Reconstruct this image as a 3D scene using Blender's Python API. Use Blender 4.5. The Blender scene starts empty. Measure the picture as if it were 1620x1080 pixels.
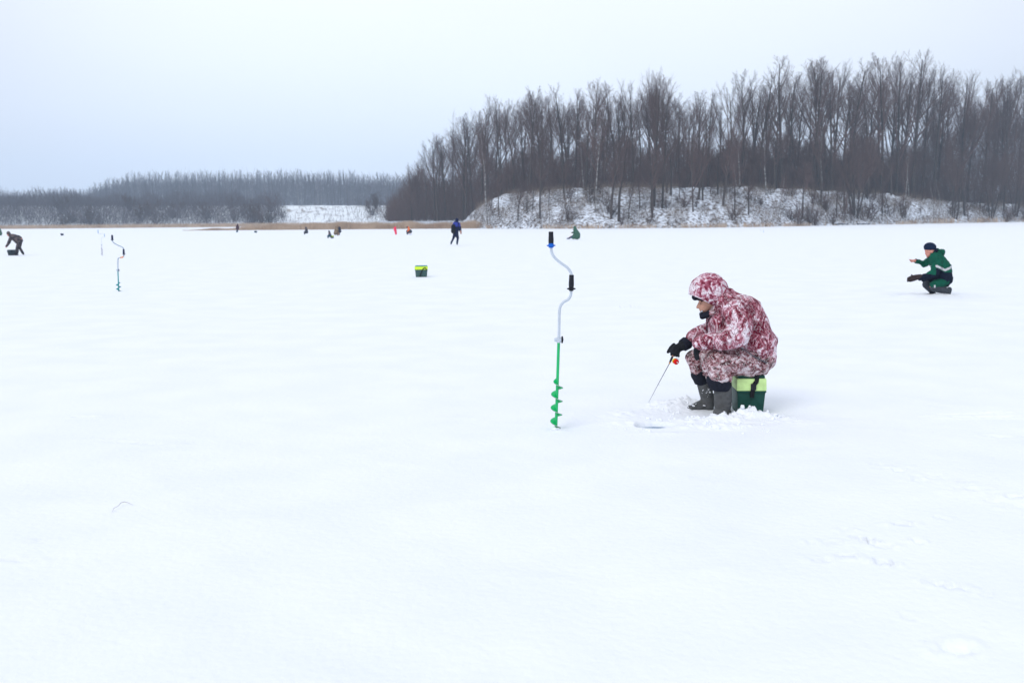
import bpy, bmesh, math, random
import numpy as np
from mathutils import Vector, Matrix, noise as mnoise

R = math.radians
C = bpy.data.collections.new("scene_objects")
bpy.context.scene.collection.children.link(C)
SC = bpy.context.scene

# ---------------------------------------------------------------- camera
CAM_H, FPX = 1.65, 1575.0            # eye height (m), focal length in photo pixels (1620 wide)
PITCH, ROLL = R(7.02), R(0.5)
fwd = Vector((0, math.cos(PITCH), -math.sin(PITCH)))
up0 = Vector((0, math.sin(PITCH), math.cos(PITCH)))
rt0 = Vector((1, 0, 0))
rt = rt0 * math.cos(ROLL) - up0 * math.sin(ROLL)
up = up0 * math.cos(ROLL) + rt0 * math.sin(ROLL)
CP = Vector((0, 0, CAM_H))
cd = bpy.data.cameras.new("camera")
cam = bpy.data.objects.new("camera", cd)
C.objects.link(cam)
m = Matrix((rt, up, -fwd)).transposed().to_4x4()
m.translation = CP
cam.matrix_world = m
cd.sensor_width = 36
cd.lens = 36 * FPX / 1620
cd.clip_start = 0.1
cd.clip_end = 6000
cd.dof.use_dof = True
cd.dof.focus_distance = 8.2
cd.dof.aperture_fstop = 3.5
SC.camera = cam

# ---------------------------------------------------------------- sky, sun, exposure
SUN_EL, SUN_AZ = R(42), R(215)       # azimuth clockwise from +Y
W = bpy.data.worlds.new("World"); SC.world = W; W.use_nodes = True
nt = W.node_tree; nt.nodes.clear()
def N(t, **kw):
    n = nt.nodes.new(t)
    for k, v in kw.items(): setattr(n, k, v)
    return n
sky = N('ShaderNodeTexSky', sky_type='NISHITA', sun_disc=False, sun_elevation=SUN_EL, sun_rotation=SUN_AZ,
        air_density=1.0, dust_density=3.0)
hs = N('ShaderNodeHueSaturation'); hs.inputs['Saturation'].default_value = 0.35
nt.links.new(sky.outputs[0], hs.inputs['Color'])
tc = N('ShaderNodeTexCoord')
sep = N('ShaderNodeSeparateXYZ'); nt.links.new(tc.outputs['Generated'], sep.inputs[0])
mp = N('ShaderNodeMapping'); mp.inputs['Scale'].default_value = (1, 1, 3.2)
nt.links.new(tc.outputs['Generated'], mp.inputs[0])
nz = N('ShaderNodeTexNoise'); nz.inputs['Scale'].default_value = 1.7; nz.inputs['Detail'].default_value = 3; nz.inputs['Roughness'].default_value = .45
nt.links.new(mp.outputs[0], nz.inputs['Vector'])
# brighter thin cloud high above the hill, duller bank of cloud low over the far shore
hr = N('ShaderNodeValToRGB')
e = hr.color_ramp.elements
e[0].position = 0.0; e[0].color = (6.5, 7.5, 9.5, 1)
e[1].position = 0.22; e[1].color = (8.5, 9.0, 9.9, 1)
x = hr.color_ramp.elements.new(0.09); x.color = (7.4, 8.25, 9.8, 1)
nt.links.new(sep.outputs['Z'], hr.inputs[0])
dp = N('ShaderNodeVectorMath', operation='DOT_PRODUCT'); dp.inputs[1].default_value = Vector((-0.03, 0.975, 0.20)).normalized()
nt.links.new(tc.outputs['Generated'], dp.inputs[0])
mr = N('ShaderNodeMapRange', interpolation_type='SMOOTHSTEP')
for k, v in (('From Min', .84), ('From Max', .995), ('To Min', .87), ('To Max', 1.06)): mr.inputs[k].default_value = v
nt.links.new(dp.outputs['Value'], mr.inputs['Value'])
mr2 = N('ShaderNodeMapRange')
for k, v in (('From Min', .3), ('From Max', .7), ('To Min', .95), ('To Max', 1.05)): mr2.inputs[k].default_value = v
nt.links.new(nz.outputs[0], mr2.inputs['Value'])
mu = N('ShaderNodeMath', operation='MULTIPLY'); nt.links.new(mr.outputs[0], mu.inputs[0]); nt.links.new(mr2.outputs[0], mu.inputs[1])
vm = N('ShaderNodeVectorMath', operation='SCALE'); nt.links.new(hr.outputs[0], vm.inputs[0]); nt.links.new(mu.outputs[0], vm.inputs['Scale'])
mx = N('ShaderNodeMixRGB'); mx.inputs[0].default_value = 0.9
nt.links.new(hs.outputs[0], mx.inputs[1]); nt.links.new(vm.outputs[0], mx.inputs[2])
bg = N('ShaderNodeBackground'); bg.inputs['Strength'].default_value = 0.1
wo = N('ShaderNodeOutputWorld')
nt.links.new(mx.outputs[0], bg.inputs[0]); nt.links.new(bg.outputs[0], wo.inputs[0])
sd = bpy.data.lights.new("sun", 'SUN'); sd.energy = 1.12; sd.angle = R(30); sd.color = (1, .97, .93)
so = bpy.data.objects.new("sun", sd); C.objects.link(so)
sv = Vector((math.sin(SUN_AZ) * math.cos(SUN_EL), math.cos(SUN_AZ) * math.cos(SUN_EL), math.sin(SUN_EL)))
so.rotation_euler = sv.to_track_quat('Z', 'Y').to_euler()
SC.view_settings.view_transform = 'Standard'; SC.view_settings.look = 'None'
SC.view_settings.gamma = 1; SC.view_settings.exposure = 0.17
SC.render.engine = 'CYCLES'
SC.cycles.use_denoising = True
SC.cycles.max_bounces = 8; SC.cycles.volume_bounces = 2; SC.cycles.transparent_max_bounces = 8

# ---------------------------------------------------------------- geometry of the view
def at(px, py, Y):
    d = fwd * FPX + rt * (px - 810) + up * (540 - py)
    return CP + d * (Y / d.y)
def ground(px, py, z=0.0):
    d = fwd * FPX + rt * (px - 810) + up * (540 - py)
    return CP + d * ((z - CAM_H) / d.z)
def horizon(px): return 346.0 - (px - 810) * math.tan(ROLL)
CX = FPX / math.cos(PITCH)
def colx(col, Y): return (col - 810) / CX * Y            # world x of a photo column at depth Y

# ---------------------------------------------------------------- materials
MATS = {}
def newmat(name):
    mt = bpy.data.materials.new(name); mt.use_nodes = True
    return mt, mt.node_tree, mt.node_tree.nodes['Principled BSDF']
def plain(name, col, rough=.8, var=.12, scale=40, metal=0, bump=0.0, bscale=None, spec=.14, rnd=0.0):
    """a colour with small procedural wear, object-space"""
    if name in MATS: return MATS[name]
    mt, t, b = newmat(name)
    tcn = t.nodes.new('ShaderNodeTexCoord'); n = t.nodes.new('ShaderNodeTexNoise')
    n.inputs['Scale'].default_value = scale; n.inputs['Detail'].default_value = 4
    t.links.new(tcn.outputs['Object'], n.inputs['Vector'])
    r = t.nodes.new('ShaderNodeMapRange')
    for k, v in (('From Min', .3), ('From Max', .7), ('To Min', 1 - var), ('To Max', 1 + var)): r.inputs[k].default_value = v
    t.links.new(n.outputs[0], r.inputs['Value'])
    s = t.nodes.new('ShaderNodeVectorMath'); s.operation = 'SCALE'; s.inputs[0].default_value = col
    if rnd:
        oi = t.nodes.new('ShaderNodeObjectInfo'); r2 = t.nodes.new('ShaderNodeMapRange')
        r2.inputs['To Min'].default_value = 1 - rnd; r2.inputs['To Max'].default_value = 1 + rnd
        t.links.new(oi.outputs['Random'], r2.inputs['Value'])
        mm = t.nodes.new('ShaderNodeMath'); mm.operation = 'MULTIPLY'
        t.links.new(r.outputs[0], mm.inputs[0]); t.links.new(r2.outputs[0], mm.inputs[1]); t.links.new(mm.outputs[0], s.inputs['Scale'])
    else: t.links.new(r.outputs[0], s.inputs['Scale'])
    t.links.new(s.outputs[0], b.inputs['Base Color'])
    b.inputs['Roughness'].default_value = rough; b.inputs['Metallic'].default_value = metal
    b.inputs['Specular IOR Level'].default_value = spec
    if bump:
        n2 = t.nodes.new('ShaderNodeTexNoise'); n2.inputs['Scale'].default_value = bscale or scale; n2.inputs['Detail'].default_value = 5
        t.links.new(tcn.outputs['Object'], n2.inputs['Vector'])
        bp = t.nodes.new('ShaderNodeBump'); bp.inputs['Strength'].default_value = 1; bp.inputs['Distance'].default_value = bump
        t.links.new(n2.outputs[0], bp.inputs['Height']); t.links.new(bp.outputs[0], b.inputs['Normal'])
    MATS[name] = mt
    return mt

def ramp_mat(name, stops, scale, detail, dist=0, rough=.9, stretch=(1, 1, 1), lines=None, bump=0, bscale=60, rot=(0, 0, 0), low=None):
    mt, t, b = newmat(name)
    tcn = t.nodes.new('ShaderNodeTexCoord'); mpn = t.nodes.new('ShaderNodeMapping')
    mpn.inputs['Scale'].default_value = stretch; mpn.inputs['Rotation'].default_value = rot
    t.links.new(tcn.outputs['Object'], mpn.inputs[0])
    n = t.nodes.new('ShaderNodeTexNoise'); n.inputs['Scale'].default_value = scale; n.inputs['Detail'].default_value = detail
    n.inputs['Distortion'].default_value = dist
    t.links.new(mpn.outputs[0], n.inputs['Vector'])
    cr = t.nodes.new('ShaderNodeValToRGB'); els = cr.color_ramp.elements
    while len(els) > 1: els.remove(els[-1])
    els[0].position = stops[0][0]; els[0].color = (*stops[0][1], 1)
    for p, c in stops[1:]:
        q = els.new(p); q.color = (*c, 1)
    if low:
        nl = t.nodes.new('ShaderNodeTexNoise'); nl.inputs['Scale'].default_value = low[0]; nl.inputs['Detail'].default_value = 2; t.links.new(mpn.outputs[0], nl.inputs['Vector'])
        q1 = t.nodes.new('ShaderNodeMath'); q1.operation = 'MULTIPLY_ADD'; q1.inputs[1].default_value = low[1]; q1.inputs[2].default_value = -.5 * low[1]; t.links.new(nl.outputs[0], q1.inputs[0])
        q2 = t.nodes.new('ShaderNodeMath'); t.links.new(n.outputs[0], q2.inputs[0]); t.links.new(q1.outputs[0], q2.inputs[1]); t.links.new(q2.outputs[0], cr.inputs[0])
    else: t.links.new(n.outputs[0], cr.inputs[0])
    out = cr.outputs[0]
    for (ls, ld, ldist, center, width, lcol, amt) in (lines or []):
        n3 = t.nodes.new('ShaderNodeTexNoise'); n3.inputs['Scale'].default_value = ls; n3.inputs['Detail'].default_value = ld; n3.inputs['Distortion'].default_value = ldist
        t.links.new(mpn.outputs[0], n3.inputs['Vector'])
        a = t.nodes.new('ShaderNodeMath'); a.operation = 'SUBTRACT'; a.inputs[1].default_value = center; t.links.new(n3.outputs[0], a.inputs[0])
        a2 = t.nodes.new('ShaderNodeMath'); a2.operation = 'ABSOLUTE'; t.links.new(a.outputs[0], a2.inputs[0])
        r = t.nodes.new('ShaderNodeMapRange'); t.links.new(a2.outputs[0], r.inputs['Value'])
        for k, v in (('From Min', width * .5), ('From Max', width), ('To Min', amt), ('To Max', 0)): r.inputs[k].default_value = v
        mxn = t.nodes.new('ShaderNodeMixRGB'); mxn.inputs[2].default_value = (*lcol, 1)
        t.links.new(r.outputs[0], mxn.inputs[0]); t.links.new(out, mxn.inputs[1]); out = mxn.outputs[0]
    t.links.new(out, b.inputs['Base Color']); b.inputs['Roughness'].default_value = rough
    b.inputs['Specular IOR Level'].default_value = .2
    if bump:
        n2 = t.nodes.new('ShaderNodeTexNoise'); n2.inputs['Scale'].default_value = bscale; n2.inputs['Detail'].default_value = 5
        t.links.new(tcn.outputs['Object'], n2.inputs['Vector'])
        bp = t.nodes.new('ShaderNodeBump'); bp.inputs['Strength'].default_value = 1; bp.inputs['Distance'].default_value = bump
        t.links.new(n2.outputs[0], bp.inputs['Height']); t.links.new(bp.outputs[0], b.inputs['Normal'])
    MATS[name] = mt
    return mt

SNOW = ramp_mat('snow', [(.35, (.835, .870, .935)), (.65, (.875, .905, .955))], 1.3, 6, rough=.75, bump=.006, bscale=22)
SLUSH = ramp_mat('wet_slush', [(.35, (.13, .21, .32)), (.65, (.30, .40, .52))], 14, 4, rough=.35)
CAMO = ramp_mat('burgundy_camo', [(.385, (.12, .008, .024)), (.455, (.26, .035, .06)), (.51, (.46, .17, .23)), (.555, (.64, .40, .48)), (.61, (.82, .74, .80))],
                17, 6, dist=1.2, rough=.85, stretch=(1.2, 1, .75), rot=(0, .5, 0), bump=.003, bscale=35, low=(5, .5),
                lines=[(34, 3, 2.0, .5, .034, (.10, .012, .03), .95), (52, 3, 1.0, .44, .022, (.78, .66, .74), .8), (9, 3, 1.2, .57, .03, (.17, .035, .055), .7)])
CAMO_H = ramp_mat('burgundy_camo_hood', [(.35, (.14, .012, .03)), (.43, (.30, .06, .10)), (.48, (.52, .24, .32)), (.53, (.70, .50, .58)), (.58, (.84, .78, .84))],
                20, 5, dist=1.2, rough=.85, stretch=(1, 1, .9), rot=(0, .5, 0), bump=.003, bscale=35, low=(6, .3),
                lines=[(38, 3, 2.0, .5, .028, (.15, .02, .05), .9), (55, 3, 1.0, .56, .018, (.16, .03, .05), .8)])
CAMO_D = ramp_mat('burgundy_camo_shell', [(.40, (.045, .010, .014)), (.465, (.16, .038, .048)), (.515, (.30, .12, .145)), (.565, (.48, .31, .34)), (.63, (.76, .68, .72))],
                18, 5, dist=1.2, rough=.85, stretch=(.8, 1, 1.15), rot=(0, .9, 0), bump=.003, bscale=35, low=(6, .35),
                lines=[(38, 3, 2.0, .5, .032, (.10, .03, .035), .9), (60, 3, 1.0, .45, .03, (.74, .70, .72), .8)])
HILL = ramp_mat('snowy_leaf_litter', [(.33, (.11, .09, .08)), (.42, (.24, .22, .22)), (.48, (.47, .51, .59)), (.60, (.74, .79, .88))], 2.1, 9, dist=.3, rough=.95, stretch=(1, .7, 1.3))
BANK = ramp_mat('snowy_bank', [(.30, (.30, .27, .26)), (.40, (.62, .65, .70)), (.50, (.80, .85, .91))], .35, 8, dist=.4, rough=.95, stretch=(1, .5, 2))
BARK = plain('bark', (.060, .046, .042), .95, .25, 3, rnd=.25)
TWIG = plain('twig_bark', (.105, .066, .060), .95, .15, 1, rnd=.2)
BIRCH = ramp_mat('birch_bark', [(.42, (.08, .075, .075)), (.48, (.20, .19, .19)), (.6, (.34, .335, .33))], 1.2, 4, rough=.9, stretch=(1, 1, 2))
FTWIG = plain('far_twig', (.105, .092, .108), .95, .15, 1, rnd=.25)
SHRUB = plain('shrub_twig', (.092, .056, .050), .95, .2, 1, rnd=.3)
REED = ramp_mat('dry_reed', [(.35, (.34, .235, .165)), (.65, (.54, .41, .30))], .25, 4, rough=.9)
BRUSHM = ramp_mat('dry_brush_stem', [(.35, (.10, .075, .065)), (.65, (.27, .21, .17))], .3, 4, rough=.9)

# ---------------------------------------------------------------- mesh helpers
def tag(o, label=None, cat=None, group=None, kind=None):
    for k, v in (('label', label), ('category', cat), ('group', group), ('kind', kind)):
        if v: o[k] = v
    return o
def empty(name, loc, label=None, cat=None, group=None):
    o = bpy.data.objects.new(name, None); C.objects.link(o); o.location = loc
    o.empty_display_size = .1
    return tag(o, label, cat, group)
def link(name, me, mats, parent=None, smooth=True):
    if not isinstance(mats, (list, tuple)): mats = [mats]
    for q in mats: me.materials.append(q)
    o = bpy.data.objects.new(name, me); C.objects.link(o)
    if parent is not None:
        off = -rootloc(parent)
        me.transform(Matrix.Translation(off)); o.parent = parent
    if smooth and len(me.polygons): me.polygons.foreach_set('use_smooth', [True] * len(me.polygons))
    return o
def rootloc(o):
    v = Vector((0, 0, 0))
    while o is not None: v += o.location; o = o.parent
    return v

class MB:
    def __init__(s): s.v = []; s.f = []
    def add(s, vs, fs):
        o = len(s.v); s.v += [tuple(q) for q in vs]; s.f += [tuple(i + o for i in q) for q in fs]; return s
    def ring(s, pts, radii, n=12, caps=True, flat=None):
        """tube through pts; flat = (unit vector, factor) squashes rings along a direction"""
        pts = [Vector(p) for p in pts]; T = []
        for i in range(len(pts)):
            a = pts[max(0, i - 1)]; b = pts[min(len(pts) - 1, i + 1)]; T.append((b - a).normalized() if (b - a).length > 1e-9 else Vector((0, 0, 1)))
        ref = Vector((0, 1, 0)) if abs(T[0].y) < .9 else Vector((1, 0, 0))
        vs = []; fs = []
        for i, p in enumerate(pts):
            u = T[i].cross(ref).normalized(); w = u.cross(T[i]).normalized()
            for k in range(n):
                a = 2 * math.pi * k / n
                d = (u * math.cos(a) + w * math.sin(a)) * radii[i]
                if flat: d = d - flat[0] * d.dot(flat[0]) * (1 - flat[1])
                vs.append(p + d)
            if i:
                for k in range(n):
                    q = (k + 1) % n
                    fs.append(((i - 1) * n + k, (i - 1) * n + q, i * n + q, i * n + k))
        if caps:
            fs.append(tuple(range(n))[::-1]); fs.append(tuple((len(pts) - 1) * n + k for k in range(n)))
        return s.add(vs, fs)
    def capsule(s, p0, p1, r0, r1, n=14, flat=None):
        p0 = Vector(p0); p1 = Vector(p1); d = (p1 - p0)
        if d.length < 1e-5: d = Vector((0, 0, 1e-4))
        t = d.normalized(); pts = []; rr = []
        for k in range(1, 6):
            a = math.pi / 2 * k / 6; pts.append(p0 - t * r0 * math.cos(a)); rr.append(r0 * math.sin(a))
        pts.append(p0); rr.append(r0); pts.append(p1); rr.append(r1)
        for k in range(5, 0, -1):
            a = math.pi / 2 * k / 6; pts.append(p1 + t * r1 * math.cos(a)); rr.append(r1 * math.sin(a))
        return s.ring(pts, rr, n, True, flat)
    def ell(s, c, r, rot=None, n=16, mrings=10):
        c = Vector(c); M = rot or Matrix.Identity(3); vs = []; fs = []
        for i in range(1, mrings):
            th = math.pi * i / mrings
            for k in range(n):
                a = 2 * math.pi * k / n
                vs.append(c + M @ Vector((r[0] * math.sin(th) * math.cos(a), r[1] * math.sin(th) * math.sin(a), r[2] * math.cos(th))))
        for i in range(mrings - 2):
            for k in range(n):
                q = (k + 1) % n; fs.append((i * n + k, (i + 1) * n + k, (i + 1) * n + q, i * n + q))
        tp = len(vs); vs.append(c + M @ Vector((0, 0, r[2]))); vs.append(c - M @ Vector((0, 0, r[2])))
        for k in range(n):
            q = (k + 1) % n; fs.append((tp, k, q)); fs.append((tp + 1, (mrings - 2) * n + q, (mrings - 2) * n + k))
        return s.add(vs, fs)
    def box(s, c, size, rot=None, taper=1.0, bev=.0):
        """bevelled box; taper scales the bottom"""
        bm = bmesh.new(); bmesh.ops.create_cube(bm, size=1)
        for v in bm.verts:
            k = taper if v.co.z < 0 else 1
            v.co = Vector((v.co.x * size[0] * k, v.co.y * size[1] * k, v.co.z * size[2]))
        if bev: bmesh.ops.bevel(bm, geom=bm.edges[:], offset=bev, segments=2, affect='EDGES', profile=.6)
        M = rot or Matrix.Identity(3); bm.verts.index_update()
        s.add([Vector(c) + M @ v.co for v in bm.verts], [[v.index for v in f.verts] for f in bm.faces]); bm.free()
        return s
    def mesh(s, name='m'):
        me = bpy.data.meshes.new(name); me.from_pydata(s.v, [], s.f); me.update(); return me
    def build(s, name, mat, parent=None, smooth=True):
        o = link(name, s.mesh(name), mat, parent, smooth)
        if smooth and len(s.f) < 4000:
            try: o.data.set_sharp_from_angle(angle=R(40))
            except Exception: pass
        return o

def blob(name, mb, mat, parent=None, vox=.012, it=6, wr=0, ws=14, wst=(1, 1, 1), matfn=None, seed=0, cut=None):
    """melt the overlapping shapes of mb into ONE continuous surface, then wrinkle it"""
    me = mb.mesh(name); o = bpy.data.objects.new(name, me); C.objects.link(o)
    mo = o.modifiers.new('r', 'REMESH'); mo.mode = 'VOXEL'; mo.voxel_size = vox
    sm = o.modifiers.new('s', 'SMOOTH'); sm.factor = .5; sm.iterations = it
    dg = bpy.context.evaluated_depsgraph_get(); dg.update()
    me2 = bpy.data.meshes.new_from_object(o.evaluated_get(dg)); bpy.data.objects.remove(o); bpy.data.meshes.remove(me)
    if wr:
        n = len(me2.vertices); co = np.empty(n * 3); me2.vertices.foreach_get('co', co); co = co.reshape(-1, 3)
        nn = np.array([v.normal[:] for v in me2.vertices])
        off = Vector((seed * 3.1, seed * 7.7, 0))
        dd = np.empty(n)
        for i in range(n):
            q = Vector((co[i, 0] * wst[0], co[i, 1] * wst[1], co[i, 2] * wst[2])) * ws + off
            a = mnoise.noise(q); b = mnoise.noise(q * 2.3 + Vector((5, 5, 5)))
            dd[i] = (.5 - abs(a) * 2.4) + .35 * b
        co += nn * (dd * wr)[:, None]; me2.vertices.foreach_set('co', co.ravel()); me2.update()
    if cut:
        bm = bmesh.new(); bm.from_mesh(me2)
        for (pc, pn) in cut: bmesh.ops.bisect_plane(bm, geom=bm.verts[:] + bm.edges[:] + bm.faces[:], plane_co=pc, plane_no=pn, clear_outer=True)
        bm.to_mesh(me2); bm.free()
    if matfn:
        idx = [matfn(p.center) for p in me2.polygons]
        me2.polygons.foreach_set('material_index', idx)
    me2.name = name
    return link(name, me2, mat, parent)

# numpy fractal noise
def vnoise(x, y, seed=0):
    xi = np.floor(x).astype(np.int64); yi = np.floor(y).astype(np.int64); xf = x - xi; yf = y - yi
    def h(a, b):
        n = (a * 374761393 + b * 668265263 + seed * 1442695041) & 0xffffffff
        n = ((n ^ (n >> 13)) * 1274126177) & 0xffffffff
        return ((n ^ (n >> 16)) & 0xffff) / 65535.0
    u = xf * xf * (3 - 2 * xf); v = yf * yf * (3 - 2 * yf)
    return (h(xi, yi) * (1 - u) + h(xi + 1, yi) * u) * (1 - v) + (h(xi, yi + 1) * (1 - u) + h(xi + 1, yi + 1) * u) * v
def fbm(x, y, o=4, seed=0):
    s = 0; a = .5
    for k in range(o): s = s + a * (vnoise(x, y, seed + k) - .5); x = x * 2.03 + 11.3; y = y * 2.03 + 5.1; a *= .5
    return s
def grid_mesh(name, X, Y, Z):
    ny, nx = X.shape
    me = bpy.data.meshes.new(name)
    co = np.stack([X, Y, Z], -1).reshape(-1, 3)
    i = np.arange(ny * nx).reshape(ny, nx)
    q = np.stack([i[:-1, :-1], i[:-1, 1:], i[1:, 1:], i[1:, :-1]], -1).reshape(-1, 4)
    me.vertices.add(len(co)); me.vertices.foreach_set('co', co.ravel())
    me.loops.add(q.size); me.loops.foreach_set('vertex_index', q.ravel())
    me.polygons.add(len(q)); me.polygons.foreach_set('loop_start', np.arange(0, q.size, 4))
    me.update(); me.validate()
    return me

# ---------------------------------------------------------------- snow-covered ice
DENTS = []   # x, y, length, width, angle, depth, rim
rg = random.Random(4)
def dent(px, py, L, Wd, ang, dep, rim=.4):
    g = ground(px, py); k = .55 if py > 700 else 1; DENTS.append((g.x, g.y, L * k, Wd * k * .9, ang, dep, rim))
dent(1513, 1026, .15, .11, .3, .022, .5); dent(1500, 926, .16, .06, -.5, .022, .5)
dent(1560, 940, .05, .04, 0, .012); dent(1435, 975, .06, .05, 0, .012)
for (a, b) in ((1285, 858), (1318, 857), (1372, 856), (1395, 864), (1340, 880), (1300, 886), (1452, 855), (1430, 828), (1490, 818), (1368, 852), (1400, 890), (1345, 838)):
    dent(a + rg.uniform(-4, 4), b, rg.uniform(.05, .14), rg.uniform(.02, .05), rg.uniform(-.7, .2), rg.uniform(.012, .03), .6)
for t in range(16):
    k = t / 15; dent(1400 + 220 * k + rg.uniform(-14, 14), 735 + 62 * k + rg.uniform(-9, 9), rg.uniform(.08, .22), rg.uniform(.03, .06), rg.uniform(-.5, .3), rg.uniform(.008, .022), .6)
for (a, b) in ((983, 486), (1000, 485)): dent(a, b, .07, .07, 0, .06, .4)
for (a, b) in ((505, 467), (530, 465), (545, 468), (137, 660), (215, 700), (60, 855), (20, 885), (1580, 690), (1530, 655), (1560, 660)):
    dent(a, b, rg.uniform(.1, .3), rg.uniform(.03, .06), rg.uniform(-.3, .3), .014, .6)
for (a, b) in ((1425, 468), (1440, 466), (1455, 469), (1520, 468)): dent(a, b, .25, .10, .1, .05, .8)
HOLE = ground(1036, 673)
MOUND = [  # px, py, radius x, radius y, height
    (1000, 670, .25, .10, .020), (1085, 668, .20, .08, .018), (1118, 664, .16, .06, .038), (1150, 667, .20, .08, .045), (1176, 662, .12, .07, .06),
    (1190, 663, .07, .06, .03), (1055, 645, .20, .20, .045), (1084, 640, .14, .18, .045), (1215, 662, .2, .12, .03), (1130, 676, .35, .10, .03), (1045, 686, .30, .05, .010),
    (1250, 668, .3, .15, .012), (985, 655, .25, .2, .018), (880, 682, .07, .05, .02), (188, 462, .10, .10, .025), (162, 405, .12, .2, .03),
    (1440, 470, .3, .2, .03), (1490, 469, .3, .2, .03)]
def snow_z(X, Y):
    Z = fbm(X * .35, Y * .22, 4, 3) * .035 * np.clip(Y / 10, .3, 1) + fbm(X * 2.2 + 4, Y * 1.1, 4, 9) * .008
    rid = np.clip(1 - abs(fbm(X * .7 + Y * .35, Y * .8, 4, 31)) * 9, 0, 1); Z = Z + rid * .006
    for (dx, dy, L, Wd, an, dep, rim) in DENTS:
        m_ = (abs(X - dx) < L * 4) & (abs(Y - dy) < L * 4)
        if not m_.any(): continue
        x = X[m_] - dx; y = Y[m_] - dy
        u = (x * math.cos(an) + y * math.sin(an)) / L; v = (-x * math.sin(an) + y * math.cos(an)) / Wd
        r2 = u * u + v * v + fbm(x * 30, y * 30, 4, 5) * 2.2
        dep = dep * .85
        Z[m_] += -dep * np.exp(-np.clip(r2, 0, 50) ** 2 * 1.5) + dep * rim * np.exp(-(np.sqrt(np.clip(r2, 0, 99)) - 1.35) ** 2 * 9)
    for (px, py, rx, ry, h) in MOUND:
        g = ground(px, py)
        m_ = (abs(X - g.x) < rx * 3) & (abs(Y - g.y) < ry * 3)
        if not m_.any(): continue
        x = (X[m_] - g.x) / rx; y = (Y[m_] - g.y) / ry
        r2 = x * x + y * y
        lump = np.clip(1 + fbm(X[m_] * 22, Y[m_] * 22, 4, 17) * 1.9, 0, 3) * (.75 + .6 * vnoise(X[m_] * 11, Y[m_] * 11, 8))
        Z[m_] += h * np.exp(-r2 * 1.2) * lump
    x = X - HOLE.x; y = Y - HOLE.y; r = np.sqrt(x * x * .62 + y * y * 1.2) + fbm(X * 14, Y * 14, 2, 2) * .03
    Z = Z - .13 * np.clip((.125 - r) / .03, 0, 1)
    return Z
def axis(parts):
    out = []
    for a, b, st in parts: out += list(np.arange(a, b, st))
    return np.array(out)
xs = np.concatenate([-np.geomspace(3000, 6.05, 90), axis([(-6, -2.5, .08), (-2.5, .5, .035), (.5, 2.7, .0135), (2.7, 4.6, .028), (4.6, 12, .09)]), np.geomspace(12.2, 3000, 90)])
ys = np.concatenate([-np.geomspace(60, 1, 12), axis([(-.5, 2.6, .15), (2.6, 7.55, .03), (7.55, 9.15, .0135), (9.15, 13, .05), (13, 26, .12)]), np.geomspace(26.2, 5000, 150)])
X, Y = np.meshgrid(xs, ys)
Z = snow_z(X, Y)
far = Y > 40; Z[far] *= .4
gnd = link('snow_covered_lake', grid_mesh('snow', X, Y, Z), SNOW)
tag(gnd, 'white snow over the frozen lake', kind='structure')
wq = MB(); wq.ell((HOLE.x, HOLE.y, -.035), (.20, .15, .006), n=28, mrings=6)
tag(wq.build('water', SLUSH), 'grey blue slush water in the drilled fishing hole', kind='structure')

# loose lumps of snow round the angler's boots
lm = MB(); rg = random.Random(11)
spots = [(1000, 678, 30, 4), (1060, 650, 22, 10), (1090, 664, 30, 4), (1140, 664, 40, 5), (1183, 661, 22, 4), (1230, 664, 26, 4), (1075, 674, 60, 4), (1160, 678, 70, 6), (880, 681, 7, 2), (1035, 664, 26, 5)]
for k in range(240):
    c = rg.choice(spots); g = ground(c[0] + rg.gauss(0, c[2] * .5), c[1] + rg.gauss(0, c[3] * .6))
    r = min(.022, rg.expovariate(1 / .005) + .002)
    if (g.x - HOLE.x) ** 2 * .5 + (g.y - HOLE.y) ** 2 < .03: continue
    z = float(snow_z(np.array([[g.x]]), np.array([[g.y]]))[0, 0])
    M = Matrix.Rotation(rg.uniform(0, 6), 3, 'Z')
    n0 = len(lm.v); lm.ell((g.x, g.y, z + r * .3), (r * rg.uniform(.8, 1.5), r * rg.uniform(.7, 1.2), r * rg.uniform(.6, 1)), M, 7, 5)
    for i in range(n0, len(lm.v)):
        v = lm.v[i]; lm.v[i] = (v[0] + rg.uniform(-.15, .15) * r, v[1] + rg.uniform(-.15, .15) * r, v[2] + rg.uniform(-.15, .15) * r)
tag(lm.build('loose_snow', SNOW), 'loose crumbs of drilled snow scattered round the boots and auger', kind='stuff')

# ---------------------------------------------------------------- hill and far bank
def tab(t, x):
    return float(np.interp(x, [a for a, b in t], [b for a, b in t]))
HSH = [(600, 215), (640, 205), (740, 188), (770, 172), (900, 158), (1100, 155), (1200, 160), (1300, 172), (1400, 184), (1500, 198), (1620, 218), (1900, 265)]
HCR = [(600, 351), (735, 350), (748, 338), (762, 326), (800, 309), (850, 303), (930, 298), (1200, 298), (1300, 303), (1400, 308), (1460, 315), (1530, 322), (1620, 325), (1900, 328)]
def hshore(c): return tab(HSH, c)
def hcrest(c):
    D = hshore(c) + 22
    return D, max(.15, CAM_H + (horizon(c) - tab(HCR, c)) / FPX * D)
def hill_z(c, Yd):
    s = hshore(c); D, h = hcrest(c)
    t = (Yd - s) / (D - s)
    if t <= 0: return -.15
    if t < 1: return h * (1 - (1 - t) ** 1.7) + .02
    return h + (Yd - D) * .004
def far_z(c, Yd):
    s = 297; D = 332; h = CAM_H + (horizon(c) - 326) / FPX * D
    t = (Yd - s) / (D - s)
    if t <= 0: return -.15
    if t < 1: return h * (t * t * (3 - 2 * t)) ** .8
    return h + (Yd - D) * (h - CAM_H) / D
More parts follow.
